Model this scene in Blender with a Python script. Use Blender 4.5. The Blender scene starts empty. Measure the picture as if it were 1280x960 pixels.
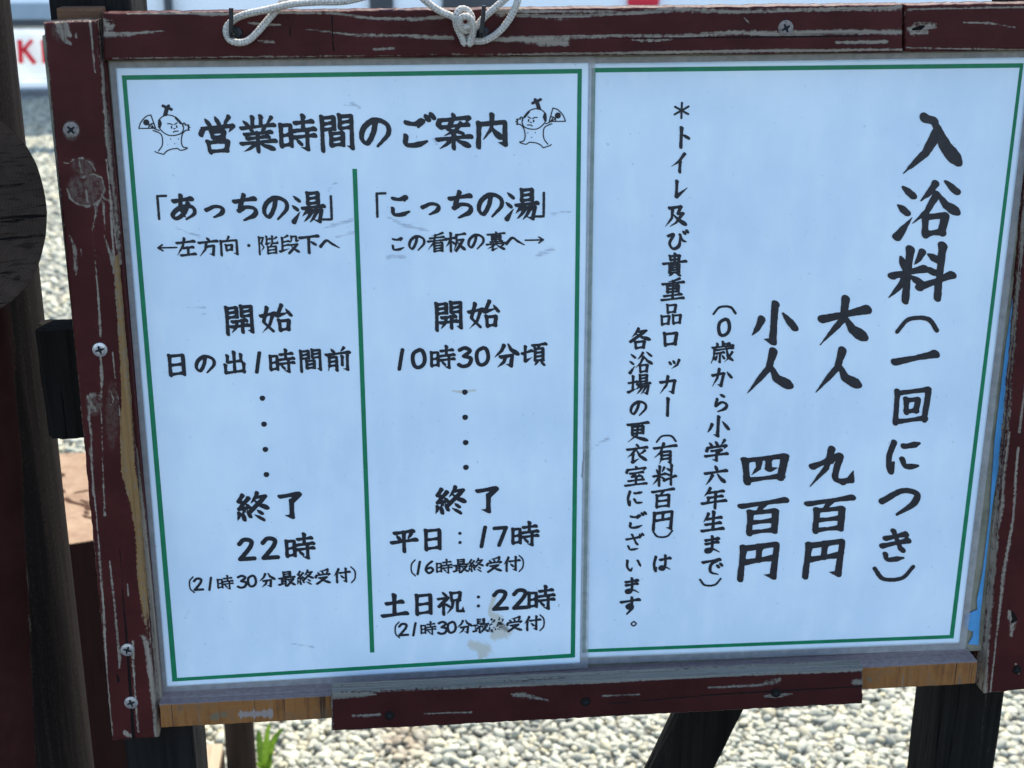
import bpy, math, random
import numpy as np
from mathutils import Matrix, Vector

sc = bpy.context.scene
COL = sc.collection
rng = np.random.default_rng(7)

# ------------------------------------------------------------------ camera, sky, sun, exposure
F_PX = 1750.0
CAM = np.array([-0.13565, -0.85555, 1.45])
RIGHT = np.array([0.99488912, -0.10096067, 0.001605])
UP = np.array([0.03154405, 0.32586331, 0.94489051])
FWD = np.array([0.09591979, 0.94001066, -0.32738257])
cd = bpy.data.cameras.new('camera'); cam = bpy.data.objects.new('camera', cd); COL.objects.link(cam)
cam.matrix_world = Matrix(((RIGHT[0], UP[0], -FWD[0], CAM[0]), (RIGHT[1], UP[1], -FWD[1], CAM[1]),
                           (RIGHT[2], UP[2], -FWD[2], CAM[2]), (0, 0, 0, 1)))
cd.sensor_width = 36.0; cd.lens = F_PX / 1280 * 36.0
cd.clip_start = 0.05; cd.clip_end = 600
cd.dof.use_dof = True; cd.dof.focus_distance = 0.885
cd.dof.aperture_fstop = cd.lens / 1000 / 0.0031
sc.camera = cam

SUN_EL, SUN_AZ = math.radians(58), math.radians(22)      # azimuth from +Y towards +X: behind the board, right
world = bpy.data.worlds.new('World'); sc.world = world; world.use_nodes = True
wn = world.node_tree
sky = wn.nodes.new('ShaderNodeTexSky'); sky.sky_type = 'NISHITA'; sky.sun_disc = False
sky.sun_elevation = SUN_EL; sky.sun_rotation = SUN_AZ
sky.air_density = 1.0; sky.dust_density = 0.6; sky.ozone_density = 1.0
bg = wn.nodes['Background']; wn.links.new(sky.outputs[0], bg.inputs[0]); bg.inputs[1].default_value = 0.15
sd = bpy.data.lights.new('sun', 'SUN'); sd.energy = 3.6; sd.angle = math.radians(0.5); sd.color = (1.0, 0.925, 0.79)
sun = bpy.data.objects.new('sun', sd); COL.objects.link(sun)
sdir = Vector((math.sin(SUN_AZ) * math.cos(SUN_EL), math.cos(SUN_AZ) * math.cos(SUN_EL), math.sin(SUN_EL)))
sun.rotation_euler = sdir.to_track_quat('Z', 'Y').to_euler()
sun.location = (-3, 6, 9)
sc.view_settings.view_transform = 'Standard'; sc.view_settings.look = 'None'
sc.view_settings.exposure = 1.60; sc.view_settings.gamma = 1.0; sc.view_settings.use_curve_mapping = False

# ------------------------------------------------------------------ measuring helpers (surveying the board from the photo)
def ray(x, y):
    return RIGHT * ((x - 640) / F_PX) - UP * ((y - 480) / F_PX) + FWD
def P(x, y, yy=0.0):                       # point on the vertical plane Y = yy
    d = ray(x, y); return CAM + d * ((yy - CAM[1]) / d[1])
def G(x, y, z=0.0):                        # point on the level plane Z = z
    d = ray(x, y); return CAM + d * ((z - CAM[2]) / d[2])
def PX(v):
    v = np.asarray(v) - CAM
    w = v @ FWD
    return np.stack([640 + F_PX * (v @ RIGHT) / w, 480 - F_PX * (v @ UP) / w], -1)

def vnoise(x, y, seed=0):                  # smooth value noise in numpy
    xi = np.floor(x).astype(np.int64); yi = np.floor(y).astype(np.int64)
    xf = x - xi; yf = y - yi
    def h(a, b):
        n = (a * 374761393 + b * 668265263 + seed * 974711) & 0x7fffffff
        n = ((n ^ (n >> 13)) * 1274126177) & 0x7fffffff
        return ((n ^ (n >> 16)) & 0xffff) / 65535.0
    u = xf * xf * (3 - 2 * xf); v = yf * yf * (3 - 2 * yf)
    return (h(xi, yi) * (1 - u) + h(xi + 1, yi) * u) * (1 - v) + (h(xi, yi + 1) * (1 - u) + h(xi + 1, yi + 1) * u) * v
def fbm(x, y, seed=0, o=4):
    s = 0; a = 0.5; t = 0
    for i in range(o):
        s = s + a * vnoise(x * 2 ** i, y * 2 ** i, seed + i); t += a; a *= 0.5
    return s / t

def root(name, label, cat, loc, group=None):
    o = bpy.data.objects.new(name, None); COL.objects.link(o); o.location = loc
    o.empty_display_size = 0.05
    o['label'] = label; o['category'] = cat
    if group: o['group'] = group
    return o
def tag(o, label=None, cat=None, group=None, kind=None):
    if label: o['label'] = label
    if cat: o['category'] = cat
    if group: o['group'] = group
    if kind: o['kind'] = kind
    return o
def abs_loc(o):
    v = np.zeros(3)
    while o is not None:
        v = v + np.array(o.location); o = o.parent
    return v
def mk(name, verts, faces, mat, parent=None, attrs=None, smooth=False, loc=None):
    """verts in world space; the object's origin is its own base (loc) or its parent's."""
    v = np.asarray(verts, float)
    base = np.array(loc, float) if loc is not None else np.zeros(3)
    off = abs_loc(parent) if parent is not None else np.zeros(3)
    me = bpy.data.meshes.new(name)
    if isinstance(faces, np.ndarray):
        n, k = faces.shape
        me.vertices.add(len(v)); me.vertices.foreach_set('co', (v - base - off).ravel())
        me.loops.add(n * k); me.loops.foreach_set('vertex_index', faces.ravel().astype(np.int32))
        me.polygons.add(n); me.polygons.foreach_set('loop_start', np.arange(0, n * k, k, dtype=np.int32))
        me.update(calc_edges=True)
    else:
        me.from_pydata((v - base - off).tolist(), [], faces)
    if smooth: me.polygons.foreach_set('use_smooth', np.ones(len(me.polygons), bool))
    if attrs:
        for k, a in attrs.items():
            a = np.asarray(a, np.float32)
            if a.ndim == 2:
                at = me.attributes.new(k, 'FLOAT_COLOR', 'POINT')
                at.data.foreach_set('color', np.c_[a, np.ones(len(a), np.float32)].astype(np.float32).ravel())
            else:
                at = me.attributes.new(k, 'FLOAT', 'POINT'); at.data.foreach_set('value', a.ravel())
    me.update()
    o = bpy.data.objects.new(name, me); COL.objects.link(o)
    if parent is not None: o.parent = parent
    o.location = base
    for m in (mat if isinstance(mat, list) else [mat]):
        me.materials.append(m)
    return o

# ------------------------------------------------------------------ node helpers
class NT:
    def __init__(s, name):
        s.m = bpy.data.materials.new(name); s.m.use_nodes = True; s.t = s.m.node_tree; s.t.nodes.clear()
        s.out = s.n('ShaderNodeOutputMaterial'); s.p = s.n('ShaderNodeBsdfPrincipled'); s.l(s.p.outputs[0], s.out.inputs[0])
    def n(s, k, **kw):
        x = s.t.nodes.new(k)
        for a, b in kw.items(): setattr(x, a, b)
        return x
    def l(s, a, b): s.t.links.new(a, b)
    def setv(s, sock, v):
        if hasattr(v, 'is_output'): s.l(v, sock)
        elif isinstance(v, (tuple, list)) and len(v) == 3 and sock.type == 'RGBA': sock.default_value = (*v, 1)
        else: sock.default_value = v
    def coord(s, scale=(1, 1, 1), obj=True, rot=(0, 0, 0)):
        c = s.n('ShaderNodeTexCoord'); mp = s.n('ShaderNodeMapping'); s.l(c.outputs['Object'], mp.inputs[0])
        mp.inputs['Scale'].default_value = scale; mp.inputs['Rotation'].default_value = rot; return mp.outputs[0]
    def noise(s, vec, scale=1, detail=4, rough=0.55, dist=0.0):
        x = s.n('ShaderNodeTexNoise'); s.l(vec, x.inputs['Vector']); x.inputs['Scale'].default_value = scale
        x.inputs['Detail'].default_value = detail; x.inputs['Roughness'].default_value = rough; x.inputs['Distortion'].default_value = dist
        return x.outputs[0]
    def attr(s, name, color=False):
        x = s.n('ShaderNodeAttribute', attribute_name=name); return x.outputs['Color' if color else 'Fac']
    def math(s, op, a, b=0.0, c=0.0, clamp=False):
        x = s.n('ShaderNodeMath', operation=op, use_clamp=clamp)
        s.setv(x.inputs[0], a); s.setv(x.inputs[1], b); s.setv(x.inputs[2], c); return x.outputs[0]
    def ss(s, v, a, b, lo=0.0, hi=1.0):
        x = s.n('ShaderNodeMapRange', interpolation_type='SMOOTHSTEP'); s.setv(x.inputs[0], v)
        for i, q in zip((1, 2, 3, 4), (a, b, lo, hi)): x.inputs[i].default_value = q
        return x.outputs[0]
    def mix(s, f, a, b, mode='MIX'):
        x = s.n('ShaderNodeMix', data_type='RGBA', blend_type=mode); s.setv(x.inputs[0], f); s.setv(x.inputs[6], a); s.setv(x.inputs[7], b)
        return x.outputs[2]
    def ramp(s, f, stops):
        x = s.n('ShaderNodeValToRGB'); s.l(f, x.inputs[0]); e = x.color_ramp.elements
        while len(e) < len(stops): e.new(0.5)
        for el, (p, c) in zip(e, stops): el.position = p; el.color = (*c, 1)
        return x.outputs[0]
    def bump(s, h, strength=0.3, dist=0.001):
        x = s.n('ShaderNodeBump'); s.setv(x.inputs['Height'], h); x.inputs['Strength'].default_value = strength
        x.inputs['Distance'].default_value = dist; s.l(x.outputs[0], s.p.inputs['Normal']); return x
    def set(s, col=None, rough=0.6, spec=0.5, metal=0.0):
        if col is not None: s.setv(s.p.inputs['Base Color'], col)
        s.setv(s.p.inputs['Roughness'], rough); s.setv(s.p.inputs['Specular IOR Level'], spec); s.p.inputs['Metallic'].default_value = metal
        return s.m

def grain_scale(axis, along=6, across=260):
    return {'x': (along, across, across), 'y': (across, along, across), 'z': (across, across, along)}[axis]

def painted_wood(name, axis, paint=(0.052, 0.0112, 0.0106), grey=(0.225, 0.19, 0.15), tan=(0.215, 0.125, 0.05), auto=0.0, spec=0.1, tmix=0.65):
    m = NT(name)
    g = m.coord(grain_scale(axis)); fine = m.noise(g, 1, 6, 0.65); g2 = m.noise(m.coord(grain_scale(axis, 14, 620)), 1, 4, 0.7)
    iso = m.noise(m.coord(), 420, 5, 0.65); big = m.noise(m.coord(), 26, 4, 0.6)
    rag = m.math('ADD', m.math('MULTIPLY', m.math('SUBTRACT', fine, 0.5), 1.9), m.math('MULTIPLY', m.math('SUBTRACT', iso, 0.5), 1.5))
    wear = m.math('ADD', m.attr('wear'), rag)
    if auto:
        wear = m.math('MAXIMUM', wear, m.math('ADD', m.math('MULTIPLY', m.ss(fine, 0.55, 0.8), auto), m.math('MULTIPLY', rag, 0.5)))
    wmask = m.math('MULTIPLY', m.ss(wear, 0.36, 0.80), m.ss(m.attr('wear'), 0.05, 0.4))
    ochre = m.math('MULTIPLY', m.ss(m.math('ADD', m.attr('ochre'), rag), 0.40, 0.60), m.ss(m.attr('ochre'), 0.02, 0.2))
    crack = m.ss(m.math('ADD', m.attr('crack'), m.math('MULTIPLY', rag, 0.35)), 0.42, 0.58)
    pc = m.mix(m.ss(big, 0.3, 0.75), tuple(c * 0.74 for c in paint), tuple(c * 1.16 for c in paint))
    pc = m.mix(m.ss(g2, 0.6, 0.85), pc, tuple(c * 0.6 for c in paint))
    pc = m.mix(m.ss(iso, 0.66, 0.8, 0, 0.5), pc, tuple(0.6 * c + 0.035 for c in paint))
    gc = m.ramp(g2, [(0.25, tuple(c * 0.45 for c in grey)), (0.5, grey), (0.8, tuple(min(1, c * 1.3) for c in grey))])
    tc = m.ramp(g2, [(0.2, tuple(c * 0.55 for c in tan)), (0.55, tan), (0.85, tuple(min(1, c * 1.25) for c in tan))])
    tc = m.mix(m.ss(m.math('ADD', m.math('MULTIPLY', iso, 0.5), m.math('MULTIPLY', fine, 0.5)), 0.50, 0.60, 0, tmix), tc, tuple(c * 0.75 for c in grey))
    col = m.mix(wmask, pc, gc); col = m.mix(ochre, col, tc)
    kn = m.math('MULTIPLY', m.attr('knot'), m.ss(m.math('ADD', m.math('MULTIPLY', iso, 0.6), m.math('MULTIPLY', g2, 0.4)), 0.36, 0.62))
    col = m.mix(kn, col, tuple(c * 0.62 for c in grey))
    col = m.mix(crack, col, (0.006, 0.005, 0.005))
    h = m.math('ADD', m.math('MULTIPLY', m.math('MAXIMUM', wmask, ochre), -0.9), m.math('MULTIPLY', fine, 0.45))
    h = m.math('ADD', h, m.math('MULTIPLY', iso, 0.25)); h = m.math('SUBTRACT', h, m.math('MULTIPLY', crack, 2.5))
    m.bump(h, 0.55, 0.0007)
    rough = m.math('ADD', 0.5, m.math('MULTIPLY', m.math('MAXIMUM', wmask, ochre), 0.4))
    m.set(col, rough, spec); return m.m

def raw_wood(name, axis, c0, c1, scale=1.0, rough=0.85, bump=0.5, spots=None, spotlvl=0.62, spec=0.3):
    m = NT(name)
    g = m.noise(m.coord(grain_scale(axis, 5 * scale, 210 * scale)), 1, 6, 0.7); big = m.noise(m.coord(grain_scale(axis, 5, 30)), 1, 4, 0.6)
    iso = m.noise(m.coord(), 300, 5, 0.7)
    f = m.math('ADD', m.math('MULTIPLY', g, 0.6), m.math('MULTIPLY', big, 0.4))
    col = m.ramp(f, [(0.3, c0), (0.7, c1)])
    if spots: col = m.mix(m.ss(m.math('ADD', m.math('MULTIPLY', g, 0.65), m.math('MULTIPLY', iso, 0.35)), spotlvl, spotlvl + 0.07), col, spots)
    col = m.mix(m.ss(m.noise(m.coord(grain_scale(axis, 9, 330)), 1, 3, 0.6), 0.62, 0.7, 0, 0.8), col, tuple(c * 0.25 for c in c0))
    m.bump(m.math('ADD', g, m.math('MULTIPLY', iso, 0.5)), bump, 0.0015)
    m.set(col, rough, spec); return m.m

M = {}
M['rail_paint'] = painted_wood('rail_paint', 'x')
M['stile_paint'] = painted_wood('stile_paint', 'z')
M['batten_paint'] = painted_wood('batten_paint', 'x', paint=(0.038, 0.0086, 0.0084), grey=(0.15, 0.14, 0.118))
M['stub_wood'] = raw_wood('stub_wood', 'x', (0.05, 0.024, 0.012), (0.17, 0.085, 0.045), 1.0, 0.9, 0.6, spots=(0.2, 0.18, 0.15), spotlvl=0.6)
M['char_wood'] = raw_wood('char_wood', 'z', (0.0045, 0.004, 0.0042), (0.019, 0.0175, 0.0165), 1.0, 0.95, 1.0, spots=(0.13, 0.115, 0.09), spotlvl=0.64, spec=0.1)
M['black_wood'] = raw_wood('black_wood', 'z', (0.003, 0.0027, 0.0026), (0.016, 0.0142, 0.012), 1.2, 0.95, 1.0, spots=(0.036, 0.031, 0.024), spotlvl=0.6, spec=0.08)
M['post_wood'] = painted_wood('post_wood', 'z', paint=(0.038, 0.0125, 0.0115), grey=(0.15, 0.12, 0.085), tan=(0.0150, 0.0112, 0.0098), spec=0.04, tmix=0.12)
M['brown_wood'] = raw_wood('brown_wood', 'z', (0.014, 0.0085, 0.0055), (0.046, 0.028, 0.018), 0.7, 0.9, 0.8, spec=0.1)
M['red_log'] = raw_wood('red_log', 'z', (0.007, 0.0026, 0.0022), (0.020, 0.0062, 0.005), 0.5, 0.9, 0.7, spots=(0.045, 0.034, 0.02), spotlvl=0.64, spec=0.1)

def end_grain(name, c0, c1, crack, ring=70, wavy=0.0):
    m = NT(name)
    c = m.n('ShaderNodeTexCoord'); v = m.n('ShaderNodeAttribute', attribute_name='ring').outputs['Fac']
    nz = m.noise(m.coord(), 14, 4, 0.6); iso = m.noise(m.coord(), 160, 5, 0.7)
    r = m.math('MULTIPLY', m.math('ADD', v, m.math('MULTIPLY', nz, 0.02)), ring * 2 * math.pi * 10)
    w = m.math('SINE', r)
    f = m.math('ADD', m.math('MULTIPLY', w, 0.03), m.math('ADD', m.math('MULTIPLY', nz, 0.6), m.math('MULTIPLY', iso, 0.3)))
    col = m.ramp(f, [(0.25, c0), (0.7, c1)])
    ck = m.ss(m.math('ADD', m.attr('crack'), m.math('MULTIPLY', m.math('SUBTRACT', iso, 0.5), 0.6)), 0.42, 0.6)
    if wavy:
        wv = m.noise(m.coord((26, 26, 210), rot=(0, 0.25, 0)), 1, 4, 0.55, 0.6); fr = m.noise(m.coord((60, 60, 520), rot=(0, -0.2, 0)), 1, 4, 0.65, 0.3)
        ck = m.math('MAXIMUM', ck, m.math('MULTIPLY', m.ss(wv, 0.63, 0.69), wavy)); ck = m.math('MAXIMUM', ck, m.math('MULTIPLY', m.ss(fr, 0.56, 0.75), wavy * 0.55))
    col = m.mix(ck, col, crack)
    m.bump(m.math('SUBTRACT', m.math('ADD', m.math('MULTIPLY', w, 0.06), iso), m.math('MULTIPLY', ck, 3)), 0.7, 0.0015)
    m.set(col, 0.95, 0.1); return m.m
M['log_end'] = end_grain('log_end', (0.022, 0.0145, 0.0105), (0.066, 0.045, 0.033), (0.0035, 0.0028, 0.0022), 55, 1.0)
M['stump_top'] = end_grain('stump_top', (0.12, 0.068, 0.042), (0.33, 0.235, 0.155), (0.045, 0.022, 0.012), 16)

def simple(name, col, rough=0.5, spec=0.5, metal=0.0, nscale=60, var=0.25, bump=0.0):
    m = NT(name); nz = m.noise(m.coord(), nscale, 5, 0.6)
    c = m.ramp(nz, [(0.25, tuple(x * (1 - var) for x in col)), (0.75, tuple(min(1, x * (1 + var)) for x in col))])
    if bump: m.bump(nz, bump, 0.002)
    m.set(c, rough, spec, metal); return m.m
M['hook_iron'] = simple('hook_iron', (0.012, 0.013, 0.014), 0.45, 0.5, 0.4, 300)
M['screw_steel'] = simple('screw_steel', (0.42, 0.43, 0.45), 0.38, 0.5, 0.85, 500, 0.4)
M['screw_rust'] = simple('screw_rust', (0.20, 0.17, 0.15), 0.7, 0.4, 0.3, 600, 0.6)
M['screw_dark'] = simple('screw_dark', (0.010, 0.008, 0.007), 0.9, 0.1, 0.0, 500, 0.4)
M['screw_slot'] = simple('screw_slot', (0.01, 0.013, 0.016), 0.8, 0.2)
M['ink'] = simple('ink', (0.014, 0.017, 0.024), 0.42, 0.35, 0, 220, 0.35)
M['ink_faded'] = simple('ink_faded', (0.021, 0.021, 0.025), 0.42, 0.35, 0, 220, 0.35)
M['green'] = simple('green', (0.004, 0.17, 0.075), 0.42, 0.35, 0, 90, 0.2)
M['green_pale'] = simple('green_pale', (0.045, 0.21, 0.12), 0.42, 0.35, 0, 90, 0.2)
M['film'] = simple('film', (0.075, 0.29, 0.56), 0.35, 0.5, 0, 60, 0.2)

def paper():
    m = NT('sheet_paper')
    big = m.noise(m.coord(), 9, 4, 0.55); mid = m.noise(m.coord((60, 60, 24)), 1, 5, 0.6); fine = m.noise(m.coord(), 900, 3, 0.6)
    col = m.mix(m.ss(big, 0.35, 0.68), (0.585, 0.705, 0.80), (0.675, 0.78, 0.85))
    col = m.mix(m.ss(mid, 0.42, 0.78, 0, 0.55), col, (0.73, 0.81, 0.86))
    col = m.mix(m.ss(m.noise(m.coord((22, 22, 7)), 1, 5, 0.6), 0.45, 0.75, 0, 0.45), col, (0.56, 0.68, 0.79))
    speck = m.noise(m.coord(), 330, 2, 0.5)
    col = m.mix(m.ss(speck, 0.69, 0.76, 0, 0.4), col, (0.28, 0.31, 0.36))
    rag = m.math('MULTIPLY', m.math('SUBTRACT', m.noise(m.coord(), 260, 5, 0.7), 0.5), 0.9)
    streak = m.math('MULTIPLY', m.math('SUBTRACT', m.noise(m.coord((120, 120, 900)), 1, 4, 0.7), 0.5), 2.6)
    st = m.ss(m.math('ADD', m.attr('stain'), rag), 0.35, 0.75)
    col = m.mix(m.math('MULTIPLY', st, 0.7), col, (0.50, 0.46, 0.35))
    scf = m.math('MULTIPLY', m.ss(m.math('ADD', m.attr('scuff'), m.math('ADD', streak, rag)), 0.4, 1.0), m.ss(m.attr('scuff'), 0.02, 0.5))
    col = m.mix(m.math('MULTIPLY', scf, 0.5), col, (0.20, 0.23, 0.29))
    dk = m.ss(m.math('ADD', m.attr('grime'), rag), 0.4, 0.9)
    col = m.mix(m.math('MULTIPLY', dk, 0.75), col, (0.13, 0.12, 0.11))
    m.bump(m.math('ADD', m.math('MULTIPLY', big, 6), m.math('ADD', m.math('MULTIPLY', mid, 0.6), m.math('MULTIPLY', fine, 0.03))), 0.25, 0.0012)
    m.set(col, m.ss(mid, 0.3, 0.7, 0.27, 0.42), 0.45); return m.m
M['paper'] = paper()
def laminate():
    m = NT('clear_laminate')
    nz = m.noise(m.coord(), 130, 5, 0.65)
    col = m.ramp(nz, [(0.3, (0.30, 0.30, 0.31)), (0.7, (0.50, 0.49, 0.50))])
    m.set(col, 0.3, 0.5); m.p.inputs['Alpha'].default_value = 0.5
    m.bump(nz, 0.2, 0.0006); return m.m
M['laminate'] = laminate()
def backboard():
    m = NT('weathered_board')
    nz = m.noise(m.coord(), 40, 6, 0.65); st = m.noise(m.coord((160, 160, 20)), 1, 5, 0.65); iso = m.noise(m.coord(), 240, 5, 0.7)
    col = m.ramp(nz, [(0.28, (0.12, 0.115, 0.08)), (0.5, (0.23, 0.22, 0.16)), (0.75, (0.32, 0.30, 0.23))])
    col = m.mix(m.ss(st, 0.55, 0.75, 0, 0.7), col, (0.10, 0.09, 0.075))
    col = m.mix(m.ss(iso, 0.62, 0.72, 0, 0.7), col, (0.06, 0.055, 0.05))
    m.bump(m.math('ADD', nz, iso), 0.4, 0.0008); m.set(col, 0.7, 0.35); return m.m
M['backboard'] = backboard()
def ledge_mat():
    m = NT('ledge_wood')
    g = m.noise(m.coord((5, 420, 420)), 1, 6, 0.7); iso = m.noise(m.coord(), 260, 5, 0.7); ver = m.noise(m.coord((330, 60, 12)), 1, 4, 0.6)
    f = m.math('ADD', m.math('MULTIPLY', g, 0.6), m.math('MULTIPLY', iso, 0.4))
    top = m.ramp(f, [(0.3, (0.075, 0.055, 0.052)), (0.5, (0.165, 0.125, 0.118)), (0.72, (0.27, 0.225, 0.205))])
    big = m.noise(m.coord(), 55, 4, 0.6)
    front = m.ramp(m.math('ADD', m.math('MULTIPLY', ver, 0.55), m.math('MULTIPLY', big, 0.45)), [(0.25, (0.075, 0.03, 0.009)), (0.5, (0.21, 0.085, 0.02)), (0.75, (0.31, 0.14, 0.04))])
    front = m.mix(m.ss(m.noise(m.coord((700, 60, 9)), 1, 2, 0.5), 0.66, 0.70), front, (0.05, 0.02, 0.008))
    front = m.mix(m.ss(m.math('ADD', m.math('MULTIPLY', big, 0.6), m.math('MULTIPLY', ver, 0.4)), 0.50, 0.66, 0, 0.7), front, (0.085, 0.06, 0.038))
    front = m.mix(m.ss(m.math('ADD', m.attr('wear'), m.math('MULTIPLY', m.math('SUBTRACT', ver, 0.5), 2.4)), 0.4, 0.75, 0, 0.8), front, (0.24, 0.22, 0.21))
    front = m.mix(m.ss(m.math('ADD', m.attr('crack'), m.math('MULTIPLY', m.math('SUBTRACT', ver, 0.5), 2.4)), 0.4, 0.8, 0, 0.7), front, (0.10, 0.105, 0.07))
    geo = m.n('ShaderNodeNewGeometry'); sx = m.n('ShaderNodeSeparateXYZ'); m.l(geo.outputs['True Normal'], sx.inputs[0])
    col = m.mix(m.ss(sx.outputs[2], 0.4, 0.7), front, top)
    m.bump(m.math('ADD', g, iso), 0.5, 0.0008); m.set(col, 0.75, 0.35); return m.m
M['ledge_wood'] = ledge_mat()

# ------------------------------------------------------------------ setting: ground, gravel
def ground_mat():
    m = NT('ground_mat')
    c = m.n('ShaderNodeTexCoord'); sx = m.n('ShaderNodeSeparateXYZ'); m.l(c.outputs['Object'], sx.inputs[0])
    front = m.ss(sx.outputs[1], -0.35, 0.25)
    vor = m.n('ShaderNodeTexVoronoi'); m.l(c.outputs['Object'], vor.inputs['Vector']); vor.inputs['Scale'].default_value = 26
    sepc = m.n('ShaderNodeSeparateColor'); m.l(vor.outputs['Color'], sepc.inputs[0])
    peb = m.ramp(sepc.outputs[0], [(0.0, (0.12, 0.12, 0.11)), (0.4, (0.24, 0.235, 0.21)), (0.8, (0.38, 0.37, 0.33))])
    gap = m.ss(vor.outputs['Distance'], 0.2, 0.62)
    peb = m.mix(m.math('MULTIPLY', gap, 0.75), peb, (0.09, 0.085, 0.075))
    nz = m.noise(c.outputs['Object'], 300, 5, 0.7); bg_ = m.noise(c.outputs['Object'], 1.3, 4, 0.6)
    low_bounce = m.ramp(nz, [(0.3, (0.028, 0.028, 0.03)), (0.7, (0.065, 0.065, 0.066))])  # unseen dark ground before the board, added to cut the bounce light
    low_bounce = m.mix(m.ss(bg_, 0.4, 0.7, 0, 0.4), low_bounce, (0.04, 0.04, 0.04))
    col = m.mix(front, low_bounce, peb)
    hh = m.math('MULTIPLY', front, m.math('MULTIPLY', vor.outputs['Distance'], -1.0))
    m.bump(m.math('ADD', hh, m.math('MULTIPLY', nz, 0.1)), 0.8, 0.02)
    m.set(col, 0.9, 0.3); return m.m
gs = 250.0
tag(mk('ground', [(-gs, -gs, 0), (gs, -gs, 0), (gs, gs, 0), (-gs, gs, 0)], [(0, 1, 2, 3)], ground_mat()), kind='structure')

def ico(sub):
    import bmesh
    bm = bmesh.new(); bmesh.ops.create_icosphere(bm, subdivisions=sub, radius=1.0)
    v = np.array([x.co[:] for x in bm.verts]); f = np.array([[y.index for y in x.verts] for x in bm.faces]); bm.free()
    return v, f
def pebble_field(x0, x1, y0, y1, dia, sub, layers, seed, keep=None):
    r = np.random.default_rng(seed); V, Fc = ico(sub)
    variants = []
    for k in range(10):
        a, b, c = r.uniform(0.85, 1.25), r.uniform(0.62, 0.9), r.uniform(0.45, 0.66)
        d = 1 + 0.24 * (vnoise(V[:, 0] * 1.6 + k * 7 + 9, V[:, 1] * 1.6 + V[:, 2] * 2.1 + 5, k) - 0.5) * 2
        variants.append(V * d[:, None] * np.array([a, b, c]))
    variants = np.array(variants)
    pts = []
    for L in range(layers):
        s = dia * (0.80 if L == 0 else 1.0)
        nx = int((x1 - x0) / s); ny = int((y1 - y0) / (s * 0.87))
        ix, iy = np.meshgrid(np.arange(nx), np.arange(ny))
        px = x0 + (ix + 0.5 * (iy % 2) + L * 0.37) * s + r.normal(0, 0.17 * s, ix.shape)
        py = y0 + (iy + L * 0.41) * s * 0.87 + r.normal(0, 0.17 * s, ix.shape)
        pz = np.full(ix.shape, dia * (0.10 + 0.30 * L)) + r.normal(0, 0.05 * dia, ix.shape)
        q = np.stack([px.ravel(), py.ravel(), pz.ravel()], 1)
        if L: q = q[r.random(len(q)) < 0.72]
        pts.append(q)
    pts = np.concatenate(pts)
    if keep is not None: pts = pts[keep(pts)]
    n = len(pts)
    rad = dia * 0.5 * np.exp(r.normal(0, 0.30, n)).clip(0.45, 1.75)
    yaw = r.uniform(0, 2 * np.pi, n); tx = r.normal(0, 0.42, n); ty = r.normal(0, 0.42, n)
    cy, sy = np.cos(yaw), np.sin(yaw); cx, sx = np.cos(tx), np.sin(tx); cy2, sy2 = np.cos(ty), np.sin(ty)
    Z = np.zeros(n); O = np.ones(n)
    Rz = np.stack([cy, -sy, Z, sy, cy, Z, Z, Z, O], 1).reshape(n, 3, 3)
    Rx = np.stack([O, Z, Z, Z, cx, -sx, Z, sx, cx], 1).reshape(n, 3, 3)
    Ry = np.stack([cy2, Z, sy2, Z, O, Z, -sy2, Z, cy2], 1).reshape(n, 3, 3)
    R = Rx @ Ry @ Rz
    vv = np.einsum('nij,nkj->nki', R, variants[r.integers(0, 10, n)]) * rad[:, None, None] + pts[:, None, :]
    nv = len(V)
    ff = (Fc[None] + (np.arange(n) * nv)[:, None, None]).reshape(-1, 3)
    t = r.random(n)[:, None]; warm = r.random(n)[:, None]
    base = np.array([0.335, 0.33, 0.245]) * (0.66 + 0.62 * t)
    base = np.where(warm > 0.86, base * np.array([1.10, 1.0, 0.84]), base)
    base = np.where(warm < 0.16, base * np.array([0.55, 0.57, 0.58]), base)
    dirt = G(503, 932); dd = np.hypot(pts[:, 0] - dirt[0], (pts[:, 1] - dirt[1]) * 0.6); dm = np.clip(1.3 - dd / 0.055, 0, 1)[:, None] * (r.random(n)[:, None] < 0.8)
    base = base * (1 - dm) + dm * np.array([0.22, 0.17, 0.10]) * (0.7 + 0.5 * t)
    col = np.repeat(base, nv, 0)
    return vv.reshape(-1, 3), ff, col
def pebble_mat():
    m = NT('pebble_stone'); nz = m.noise(m.coord(), 190, 5, 0.65); n2 = m.noise(m.coord(), 45, 4, 0.6)
    col = m.mix(m.ss(nz, 0.3, 0.75, 0, 0.5), m.attr('col', True), (0.36, 0.35, 0.31))
    col = m.mix(m.ss(n2, 0.55, 0.75, 0, 0.35), col, (0.17, 0.165, 0.15))
    m.bump(nz, 0.25, 0.002); m.set(col, 0.75, 0.35); return m.m
M['pebble'] = pebble_mat()
IN = lambda q: (q[:, 0] > -0.8) & (q[:, 0] < 1.5) & (q[:, 1] > 1.1) & (q[:, 1] < 2.2)
a = pebble_field(-0.8, 1.5, 1.1, 2.2, 0.0185, 2, 2, 1)
a2 = pebble_field(-2.4, 2.6, 0.7, 3.3, 0.024, 1, 2, 5, keep=lambda q: ~IN(q))
b = pebble_field(-4.6, -0.6, 3.3, 10.25, 0.040, 1, 1, 2, keep=lambda q: (q[:, 0] < -0.28 * q[:, 1] + 0.75) & (q[:, 0] > -0.28 * q[:, 1] - 1.4))
b2 = pebble_field(-0.6, 4.5, 3.3, 5.2, 0.042, 1, 1, 3)
def join(parts):
    V, Fa, Cc, o = [], [], [], 0
    for v, f, c in parts:
        V.append(v); Fa.append(f + o); Cc.append(c); o += len(v)
    return np.concatenate(V), np.concatenate(Fa), np.concatenate(Cc)
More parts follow.
